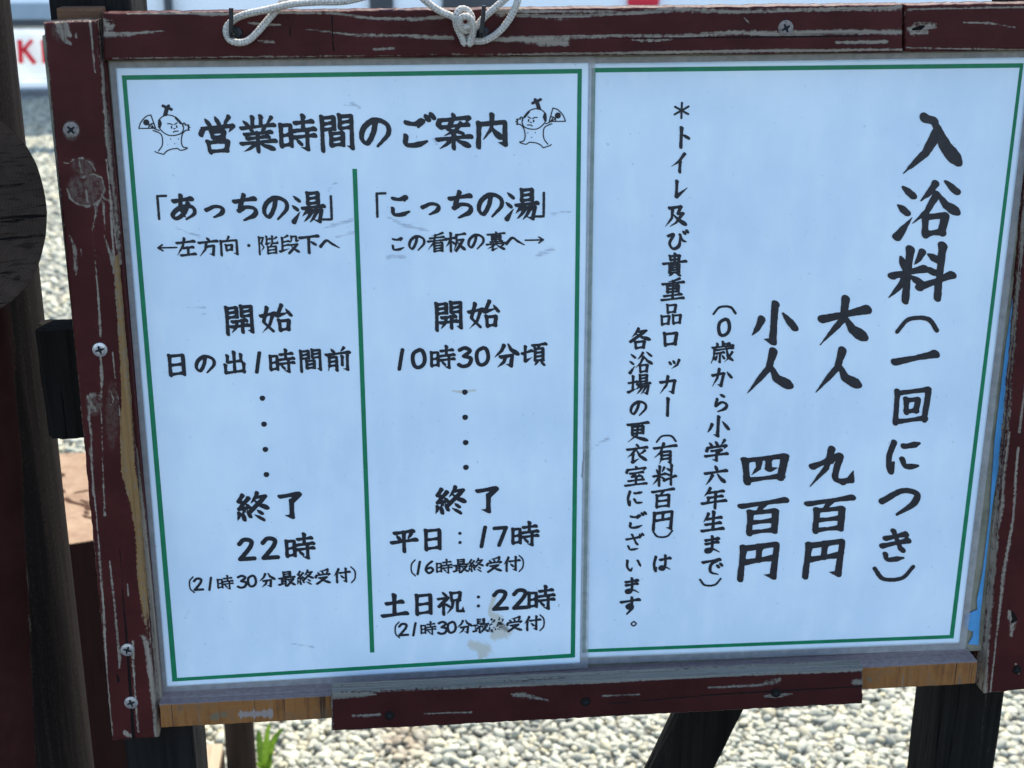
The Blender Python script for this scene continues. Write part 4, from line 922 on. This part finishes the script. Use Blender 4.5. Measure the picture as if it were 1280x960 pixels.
write('start_time_text', row('日の出1時間前', [221, 256.6, 293, 322, 351.7, 388, 422], (456, 449.5), [31, 29, 31, 28, 33, 31, 33]), YL, I, ls, 1.05)
write('start_time_text', row('10時30分頃', [500.5, 523.4, 552.5, 581, 603, 633, 667], (449, 443), [28, 29, 32, 29, 28, 32, 32]), YL, I, ls, 1.05)
write('dots_text', [('・', 328, 497.6, 44), ('・', 330, 530, 44), ('・', 331.7, 561.6, 44), ('・', 333, 593, 44)], YL, I, ls, 1.0, 90)
write('dots_text', [('・', 581, 490, 44), ('・', 581.4, 521.5, 44), ('・', 582, 553, 44), ('・', 582.3, 584, 44)], YL, I, ls, 1.0, 90)
write('end_text', row('終了', [316, 363], (634, 631), [42, 38]), YL, I, ls, 1.05)
write('end_text', row('終了', [563.4, 609], (626, 624), [40, 37]), YL, I, ls, 1.05)
write('closing_time_text', row('22時', [307.7, 337, 374], (687, 683.5), [34, 34, 38]), YL, I, ls, 1.05)
write('closing_time_text', row('平日：17時', [505, 541, 575, 603.5, 625, 655.5], (676, 668), [33, 31, 26, 29, 29, 35]), YL, I, ls, 1.05)
write('closing_time_text', row('土日祝：22時', [493, 529.7, 563, 598, 625, 650, 675.7], (757, 747.7), [33, 31, 34, 26, 31, 31, 35]), YL, I, ls, 1.05)
write('last_entry_text', row('(21時30分最終受付)', [237, 247.7, 262.4, 281, 302.4, 315, 334, 358.6, 381.6, 403.5, 427, 444], (731, 718), [23, 20, 19, 21, 20, 19, 21, 22, 22, 21, 21, 23]), YL, I, ls, 1.0, 64)
write('last_entry_text', row('(16時最終受付)', [514, 523, 536.6, 554.7, 576, 595, 617.7, 639.2, 654], (710, 704), [23, 19, 19, 21, 20, 20, 21, 21, 23]), YL, I, ls, 1.0, 64)
le = row('(21時30分最終受付)', [494, 504, 517.6, 534.8, 553, 564.6, 580.6, 601, 620.7, 643, 665, 680], (787.5, 778), [23, 20, 19, 20, 20, 19, 20, 21, 21, 21, 21, 23])
le[7] = le[7] + (0.30,); le[8] = le[8] + (0.50,)
write('last_entry_text', le, YL, I, ls, 1.0, 64)
write('drawing', [('figure', 210, 160, 100)], YL, I, ls, 1.0, 210)
write('drawing', [('figure', 671.5, 152, 97)], YL, I, ls, 1.0, 210, mirror=True)

# ------------------------------------------------------------------ ropes on the hooks
def rope_mat():
    m = NT('rope_cord'); nz = m.noise(m.coord(), 700, 4, 0.7)
    base = m.mix(m.ss(nz, 0.3, 0.75), (0.33, 0.30, 0.25), (0.58, 0.545, 0.48))
    col_ = m.mix(m.ss(m.attr('dark'), 0.35, 0.8), base, (0.07, 0.065, 0.06))
    m.bump(nz, 0.4, 0.0006); m.set(col_, 0.85, 0.2); return m.m
M['rope'] = rope_mat()
def cord(paths, rad):
    V, Fc, Dk, off = [], [], [], 0
    for pts in paths:
        p, s = resample(catmull(pts, 14), 0.00045); n = len(p); m = 20
        T = np.gradient(p, axis=0); T /= np.linalg.norm(T, axis=1)[:, None]
        N0 = np.cross(T[0], [0.3, 1, 0.2]); N0 /= np.linalg.norm(N0); frames = []
        for i in range(n):
            N0 = N0 - T[i] * (N0 @ T[i]); N0 /= np.linalg.norm(N0); frames.append((N0.copy(), np.cross(T[i], N0)))
        an = np.arange(m) / m * 2 * np.pi
        for i in range(n):
            k = s[i] / rad
            w = np.sin(4 * an + k * 3.4) * np.sin(4 * an - k * 3.4)
            endr = min(1.0, 0.35 + min(i, n - 1 - i) * 0.22)
            rr = rad * endr * (1 + 0.075 * w)
            V.append(p[i] + rr[:, None] * (np.cos(an)[:, None] * frames[i][0] + np.sin(an)[:, None] * frames[i][1])); Dk.append(np.clip(-w, 0, 1))
        for i in range(n - 1):
            a_ = off + i * m + np.arange(m); b_ = off + i * m + (np.arange(m) + 1) % m
            Fc.append(np.stack([a_, b_, b_ + m, a_ + m], 1))
        Fc.append(np.stack([np.full(m - 2, off), off + np.arange(2, m), off + np.arange(1, m - 1), np.full(m - 2, off)], 1)[:, :4])
        off += n * m
    Fc = np.concatenate(Fc)
    good = np.array([len(set(q)) == 4 for q in Fc]); 
    return np.concatenate(V), Fc[good], np.concatenate(Dk)
def R3(x, y, d): return P(x, y, RY - d)
RR = 0.0020
pth = [R3(500, -18, -0.012), R3(462, -6, 0.0005), R3(430, 1.5, 0.0035), R3(396, 2.5, 0.004), R3(365, 5, 0.0065), R3(334, 12, 0.0075), R3(307, 18, 0.0065), R3(292, 25, 0.0052), R3(283, 36, 0.0052), R3(286, 48, 0.006), R3(296, 53, 0.0075), R3(309, 51, 0.0065),
       R3(321, 41, 0.0045), R3(334, 26, 0.003), R3(346, 12, 0.0026), R3(354, 0, 0.0026), R3(366, -14, -0.006)]
v, f, dk = cord([pth], RR)
c = P(300, 54, RY - 0.004)
tag(mk('rope', v, f, M['rope'], attrs={'dark': dk}, smooth=True, loc=c), 'white braided rope looped around the left hook on the top rail', 'rope')
k1 = [R3(505, -22, -0.01), R3(524, -6, 0.003), R3(538, 6, 0.0035), R3(552, 15, 0.004), R3(566, 21, 0.005), R3(574, 30, 0.008), R3(584, 34, 0.009), R3(590, 24, 0.008), R3(584, 13, 0.007), R3(575, 12, 0.008), R3(570, 22, 0.009), R3(571, 33, 0.0075), R3(576, 44, 0.006), R3(580, 54, 0.0055), R3(580, 58, 0.0055)]
k2 = [R3(587, 58.5, 0.0055), R3(588, 52, 0.006), R3(591, 42, 0.0075), R3(591, 30, 0.0098), R3(585, 21, 0.0115), R3(577, 22, 0.0118), R3(574, 30, 0.0105), R3(580, 38, 0.0075), R3(592, 36, 0.005), R3(606, 21, 0.0045), R3(622, 7, 0.0040), R3(636, -5, 0.003), R3(650, -16, -0.004)]
k3 = [R3(582, 46, 0.0035), R3(592, 51, 0.0035), R3(606, 50.5, 0.0035), R3(621, 42, 0.0035), R3(634, 28, 0.0035), R3(643, 12, 0.0035), R3(648, -2, 0.003), R3(651, -14, -0.004)]
v, f, dk = cord([k1, k2, k3], RR)
c = P(584, 58, RY - 0.004)
tag(mk('rope', v, f, M['rope'], attrs={'dark': dk}, smooth=True, loc=c), 'white braided rope tied in a knot beside the second hook on the top rail', 'rope')

# ------------------------------------------------------------------ log structure at the left edge
def log_mesh(c0, axis, length, rad, seed, nseg=56, nl=60, amp=0.03, flat=None):
    """rows of a round log; returns verts, side faces, end-face data"""
    ax = np.array(axis, float); ax /= np.linalg.norm(ax); s = np.cross(ax, [0, 0, 1.0]) if abs(ax[2]) < 0.9 else np.array([1.0, 0, 0]); s /= np.linalg.norm(s); t = np.cross(ax, s)
    an = np.arange(nseg) / nseg * 2 * np.pi; V = []
    for j in range(nl + 1):
        z = length * j / nl
        rr = rad * (1 + amp * 2 * (fbm(np.cos(an) * 1.6 + 9, np.sin(an) * 1.6 + z * 2.2 + 5, seed) - 0.5) + 0.012 * (fbm(an * 9 + 3, np.full(nseg, z * 3.0), seed + 4) - 0.5))
        V.append(np.array(c0) + ax * z + rr[:, None] * (np.cos(an)[:, None] * s + np.sin(an)[:, None] * t))
    V = np.concatenate(V); Fc = []
    for j in range(nl):
        for i in range(nseg): k = (i + 1) % nseg; Fc.append((j * nseg + i, j * nseg + k, (j + 1) * nseg + k, (j + 1) * nseg + i))
    return V, Fc, nseg, nl
def end_cap(V, ring_idx, nr, cracks, seed, cen=None):
    """polar grid cap over one end ring with ring/crack attributes"""
    ring = V[ring_idx]; c = ring.mean(0) if cen is None else cen; n = len(ring); P_, A, C_ = [c], [0.0], [0.3]
    for j in range(1, nr + 1):
        q = c + (ring - c) * (j / nr); P_ += list(q); A += list(np.linalg.norm(q - c, axis=1))
        an = np.arange(n) / n * 2 * np.pi; cr = np.zeros(n)
        for a0, r0, r1, w in cracks:
            dev = (an - a0 + np.pi + 0.12 * math.sin(j * 0.5 + a0 * 7)) % (2 * np.pi) - np.pi; t = j / nr
            if r0 <= t <= r1: cr = np.maximum(cr, np.clip(1 - np.abs(dev) * t / w, 0, 1))
        C_ += list(cr)
    F_ = [(0, 1 + i, 1 + (i + 1) % n) for i in range(n)]
    for j in range(nr - 1):
        for i in range(n): k = (i + 1) % n; F_.append((1 + j * n + i, 1 + (j + 1) * n + i, 1 + (j + 1) * n + k, 1 + j * n + k))
    return np.array(P_), F_, np.array(A), np.array(C_)

lc = P(-98, 262, -0.05)
lp = root('log_gatepost', 'dark round log post with a thick log beam jutting forward, at the left edge', 'log post', (P(-70, 560, 0.09)[0], 0.09, 0))
rp = P(75, 600, 0.09)[0] - P(-95, 600, 0.09)[0]
pcx = 0.5 * (P(79, 664, 0.09)[0] + P(30, 170, 0.09)[0]) - rp
V, Fc, ns, nl = log_mesh((pcx, 0.09, -0.2), (0, 0, 1), 1.75, rp, 5, 220, 300, 0.02)
Fc.append(tuple((nl) * ns + i for i in range(ns)))
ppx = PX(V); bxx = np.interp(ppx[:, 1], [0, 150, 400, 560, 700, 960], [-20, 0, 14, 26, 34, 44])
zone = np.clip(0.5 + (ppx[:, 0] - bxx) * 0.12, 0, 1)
pw_ = np.maximum(paint_lines(ppx, [[(67, 560, 1), (70, 640, 2.5), (74, 720, 3), (79, 800, 4), (82, 840, 3), (84, 900, 3), (88, 965, 3)], [(33, 690, 1.2), (37, 760, 1.6), (42, 850, 1.8), (46, 960, 1.4)], [(64, 930, 3), (67, 965, 4)], [(92, 870, 1.5), (95, 960, 2)], [(60, 600, 1.2), (64, 740, 1.5)]]),
                 0.0 * zone)
mk('post', V, Fc, M['post_wood'], lp, attrs={'wear': pw_, 'ochre': zone, 'crack': np.zeros(len(V))}, smooth=True)
rl = P(62, 285, -0.05)[0] - lc[0]
V, Fc, ns, nl = log_mesh((lc[0], -0.05, lc[2]), tuple(lc - CAM + np.array([-0.10, 0, -0.03])), 0.13, rl, 11, 96, 60, 0.035)
Fc.append(tuple(nl * ns + i for i in range(ns)))
beam = mk('beam', V, Fc, M['brown_wood'], lp, smooth=True)
cr = [(a0, r0, r1, w) for a0, r0, r1, w in [(a_, b_, c_, d_ * 0.55) for a_, b_, c_, d_ in [(0.38, 0.4, 1.0, 0.03), (0.12, 0.5, 1.0, 0.025), (0.7, 0.45, 0.97, 0.025), (1.05, 0.5, 0.99, 0.025), (-0.4, 0.5, 0.98, 0.022), (-0.75, 0.55, 0.98, 0.022), (0.25, 0.35, 0.98, 0.03), (0.55, 0.5, 0.96, 0.022), (-0.15, 0.4, 0.9, 0.02), (0.85, 0.55, 0.98, 0.02), (2.2, 0.2, 0.9, 0.03), (3.6, 0.3, 1, 0.03), (5.4, 0.45, 0.97, 0.022), (4.7, 0.4, 0.8, 0.02)]]]
cv, cf, ca, cc = end_cap(V, np.arange(ns), 40, cr, 2)
cv[:, 1] -= 0.0004
cc = cc * 0
mk('beam_end', cv, cf, M['log_end'], beam, attrs={'ring': ca, 'crack': cc})

# ------------------------------------------------------------------ stumps and posts behind the board
ST_Z = 0.50
f0 = G(96, 682, ST_Z); b0_ = G(92, 566, ST_Z); rad = (b0_[1] - f0[1]) / 2
sc_c = np.array([0.5 * (f0[0] + b0_[0]) - 0.02, 0.5 * (f0[1] + b0_[1]), 0])
st = root('stump', 'thick red-stained log stump with a pale cracked sunlit top, behind the left upright', 'stump', (sc_c[0], sc_c[1], 0))
V, Fc, ns, nl = log_mesh((sc_c[0], sc_c[1], -0.1), (0, 0, 1), ST_Z + 0.1, rad, 8, 72, 50, 0.03)
Fc.append(tuple(range(ns))[::-1])
mk('trunk', V, Fc, M['red_log'], st, smooth=True)
cv, cf, ca, cc = end_cap(V, np.arange(nl * ns, nl * ns + ns), 30, [(-0.9, 0.05, 0.75, 0.05), (0.4, 0.1, 0.9, 0.035), (1.9, 0.05, 0.9, 0.05), (3.3, 0.1, 0.8, 0.04), (4.4, 0.1, 0.9, 0.04), (5.6, 0.2, 0.95, 0.03), (2.6, 0.4, 0.95, 0.03)], 3)
cv[:, 2] += 0.0006 + 0.004 * (fbm(cv[:, 0] * 40 + 50, cv[:, 1] * 40 + 50, 3) - 0.5)
mk('cut_top', cv, cf, M['stump_top'], st, attrs={'ring': ca, 'crack': cc})

# short squared post with a pale sunlit top, and a brown round post beside it
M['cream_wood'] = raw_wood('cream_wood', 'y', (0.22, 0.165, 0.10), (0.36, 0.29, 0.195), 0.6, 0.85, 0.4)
yq = 0.55
q0 = P(252, 927, yq); q1 = P(280, 927, yq)
zq = 0.30
A0 = G(240, 975, zq); A1 = G(280, 928, zq)
sp = root('timber_stub', 'low squared timber stub with a cream sunlit top beside the brown post', 'timber stub', (0.5 * (A0[0] + A1[0]), 0.5 * (A0[1] + A1[1]), 0))
timber('shaft', A0[0], A1[0], A0[1] - 0.03, A1[1], -0.1, zq - 0.012, M['brown_wood'], sp, 0.002, 41, nz=30)
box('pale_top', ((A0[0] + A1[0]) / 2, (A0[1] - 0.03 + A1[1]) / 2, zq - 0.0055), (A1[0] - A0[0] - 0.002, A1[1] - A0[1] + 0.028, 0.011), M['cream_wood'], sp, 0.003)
pc = P(298, 930, 0.85); prad = P(317, 930, 0.85)[0] - pc[0]
V, Fc, ns, nl = log_mesh((pc[0], 0.85 + prad, -0.1), (0, 0, 1), 0.58, prad, 14, 40, 40, 0.04)
Fc.append(tuple(nl * ns + i for i in range(ns)))
tag(mk('wood_post', V, Fc, M['brown_wood'], None, smooth=True, loc=(pc[0], 0.85 + prad, 0)), 'short dark brown round post under the left end of the board', 'post')

# ------------------------------------------------------------------ weed
def leaf_mat():
    m = NT('weed_leaf'); nz = m.noise(m.coord(), 120, 4, 0.6)
    colr = m.ramp(nz, [(0.3, (0.055, 0.12, 0.008)), (0.7, (0.13, 0.22, 0.022))])
    m.set(colr, 0.5, 0.35)
    tr = m.n('ShaderNodeBsdfTranslucent'); m.l(colr, tr.inputs[0]); mx = m.n('ShaderNodeMixShader'); mx.inputs[0].default_value = 0.4
    m.l(m.p.outputs[0], mx.inputs[1]); m.l(tr.outputs[0], mx.inputs[2]); m.l(mx.outputs[0], m.out.inputs[0]); return m.m
g0 = G(328, 985); parts = []
rw = np.random.default_rng(4)
for tx, ty, w in ((323, 912, 6), (337, 903, 5), (356, 908, 6), (330, 938, 4), (346, 922, 4), (314, 955, 6), (326, 964, 6), (342, 958, 4)):
    tip = P(tx, ty, g0[1] + rw.uniform(-0.04, 0.04)); base = g0 + np.array([rw.uniform(-0.012, 0.012), rw.uniform(-0.012, 0.012), 0.0])
    ww = w / 1750 * 2.6 / 2; vv = []
    for k in range(8):
        t = k / 7; p = base + (tip - base) * t + np.array([0, 0, 0.02 * math.sin(math.pi * t)]); w_ = ww * (0.45 + 1.0 * math.sin(math.pi * (0.12 + 0.88 * t) * 0.98)) * (1 if k < 7 else 0.05)
        vv += [p + np.array([-w_, 0.2 * w_, 0]), p + np.array([0, 0.5 * w_, -0.25 * w_]), p + np.array([w_, -0.1 * w_, 0])]
    ff = []
    for k in range(7):
        for q in range(2): ff.append((3 * k + q, 3 * k + q + 1, 3 * k + q + 4, 3 * k + q + 3))
    parts.append((vv, ff))
v, f = merge(parts)
tag(mk('weed', v, f, leaf_mat(), smooth=True, loc=g0), 'bright green leafy weed growing in the pebbles below the board', 'weed')

# ------------------------------------------------------------------ far background: building, banner
M['white_wall'] = simple('white_wall', (0.84, 0.86, 0.86), 0.7, 0.3, 0, 3, 0.06)
M['glass_band'] = simple('glass_band', (0.26, 0.34, 0.40), 0.25, 0.5, 0, 2, 0.15)
M['dark_trim'] = simple('dark_trim', (0.05, 0.055, 0.06), 0.6, 0.4, 0, 4, 0.2)
M['shadow_grey'] = simple('shadow_grey', (0.16, 0.165, 0.17), 0.8, 0.3, 0, 20, 0.25)  # dark grey that paints the shadow along the building's foot
def cloth_mat(name, col_, tr_):
    m = NT(name); nz = m.noise(m.coord(), 5, 4, 0.6)
    c_ = m.mix(nz, tuple(x * 0.93 for x in col_), col_); m.set(c_, 0.7, 0.2)
    tn = m.n('ShaderNodeBsdfTranslucent'); m.l(c_, tn.inputs[0]); mx = m.n('ShaderNodeMixShader'); mx.inputs[0].default_value = tr_
    m.l(m.p.outputs[0], mx.inputs[1]); m.l(tn.outputs[0], mx.inputs[2]); m.l(mx.outputs[0], m.out.inputs[0]); return m.m
M['banner_white'] = cloth_mat('banner_white', (0.86, 0.88, 0.87), 0.45)
M['letter_red'] = cloth_mat('letter_red', (0.70, 0.025, 0.05), 0.45)
M['banner_red'] = simple('banner_red', (0.62, 0.02, 0.04), 0.5, 0.3, 0, 10, 0.1)
BYD = 10.6
def zpx(y, x=45): return P(x, y, BYD)[2]
def xpx(x, y=60): return P(x, y, BYD)[0]
W0, W1 = xpx(-260), xpx(1500, 5)
bd = root('building', 'long white building with dark windows across the gravel, behind the board', 'building', ((W0 + W1) / 2, BYD + 2.0, 0))
box('shadow_base', ((W0 + W1) / 2, BYD + 2.0, zpx(112) / 2), (W1 - W0, 4.1, zpx(112)), M['shadow_grey'], bd, 0.02)  # wall base coloured dark to stand in for the shadow strip
box('wall', ((W0 + W1) / 2, BYD + 2.0, (zpx(112) + 3.2) / 2), (W1 - W0, 3.9, 3.2 - zpx(112)), M['white_wall'], bd, 0.01)
box('roof', ((W0 + W1) / 2, BYD + 2.0, 3.27), (W1 - W0 + 0.6, 4.6, 0.14), M['dark_trim'], bd, 0.02)
def wpx(name, x0, x1, y0, y1, mat, d=0.04):
    a_ = P(x0, y1, BYD); b_ = P(x1, y0, BYD)
    return box(name, ((a_[0] + b_[0]) / 2, BYD + 0.05 - d / 2, (a_[2] + b_[2]) / 2), (b_[0] - a_[0], d, b_[2] - a_[2]), mat, bd, 0.004)
wpx('window', -60, 61, 4, 25, M['glass_band'], 0.05); wpx('window_sill', -64, 64, 25.5, 33, M['dark_trim'], 0.09)
for x0, x1, nm in ((266, 352, 'window'), (462, 492, 'door'), (553, 625, 'door'), (672, 697, 'window')):
    a_ = P(x0, 10, BYD); b_ = P(x1, 10, BYD)
    mt = M['glass_band'] if nm == 'window' else M['dark_trim']
    z0_, z1_ = (0.95, 1.9) if nm == 'window' else (zpx(112), 2.1)
    box(nm, ((a_[0] + b_[0]) / 2, BYD + 0.03, (z0_ + z1_) / 2), (b_[0] - a_[0], 0.05, z1_ - z0_), mt, bd, 0.004)
# drain pipe on the wall
a_ = P(204, 5, BYD - 0.06); b_ = P(214, 5, BYD - 0.06)
box('drainpipe', ((a_[0] + b_[0]) / 2, BYD - 0.0, (zpx(112) + 3.15) / 2), (b_[0] - a_[0], 0.07, 3.15 - zpx(112)), M['dark_trim'], bd, 0.01)
a_ = P(785, 8, BYD); b_ = P(826, -30, BYD)
box('red_panel', ((a_[0] + b_[0]) / 2, BYD + 0.03, a_[2] + 0.2), (b_[0] - a_[0], 0.05, 0.4), M['banner_red'], bd, 0.02)
# banner with red letters
YB = BYD - 2.5
bx0, bx1 = P(-110, 70, YB)[0], P(118, 70, YB)[0]; bz1, bz0 = P(45, 37, YB)[2], P(45, 99, YB)[2]
ban = root('banner', 'white banner with big red letters stretched in front of the white building', 'banner', ((bx0 + bx1) / 2, YB, 0))
nb = 30; V = []; Fc = []
for j in range(9):
    for i in range(nb + 1):
        V.append((bx0 + (bx1 - bx0) * i / nb, YB + 0.012 * math.sin(i * 0.9 + j * 0.35), bz0 + (bz1 - bz0) * j / 8))
V2 = [(x, y + 0.004, z) for x, y, z in V]; nV = len(V)
for j in range(8):
    for i in range(nb):
        q = j * (nb + 1) + i; Fc.append((q, q + 1, q + nb + 2, q + nb + 1)); Fc.append((nV + q + nb + 1, nV + q + nb + 2, nV + q + 1, nV + q))
for i in range(nb):
    for q in (i, 8 * (nb + 1) + i): Fc.append((q, q + 1, nV + q + 1, nV + q))
mk('cloth', V + V2, Fc, M['banner_white'], ban, smooth=True)
def bar_px(p0, p1, w):                     # a letter stroke as a raised strip
    a_ = P(*p0, YB - 0.02); b_ = P(*p1, YB - 0.02); d = b_ - a_; L = np.linalg.norm(d); n_ = np.array([-d[2], 0, d[0]]) / L * (w * 0.5)
    v = [a_ - n_, b_ - n_, b_ + n_, a_ + n_]; return v + [p + np.array([0, 0.004, 0]) for p in v], [(0, 1, 2, 3), (0, 4, 5, 1), (1, 5, 6, 2), (2, 6, 7, 3), (3, 7, 4, 0)]
pw = P(1, 60, YB)[0] - P(0, 60, YB)[0]
v, f = merge([bar_px((24.5, 50), (26, 79), 6 * pw), bar_px((29, 63), (40, 50), 4.5 * pw), bar_px((30, 62), (43.5, 79.5), 5.5 * pw)]); mk('letter', v, f, M['letter_red'], ban)
v, f = merge([bar_px((54, 50), (56, 79), 6 * pw)]); mk('letter', v, f, M['letter_red'], ban)
r0 = P(45, 101, YB); r1 = P(45, 107, YB)
box('rail', ((bx0 + bx1) / 2, YB, (r0[2] + r1[2]) / 2), (bx1 - bx0 + 0.1, 0.05, r0[2] - r1[2]), M['white_wall'], ban, 0.008)
for xx in (bx0 - 0.02, bx1 + 0.02):
    box('pole', (xx, YB + 0.02, (bz1 + 0.04) / 2), (0.035, 0.035, bz1 + 0.04), M['white_wall'], ban, 0.008)
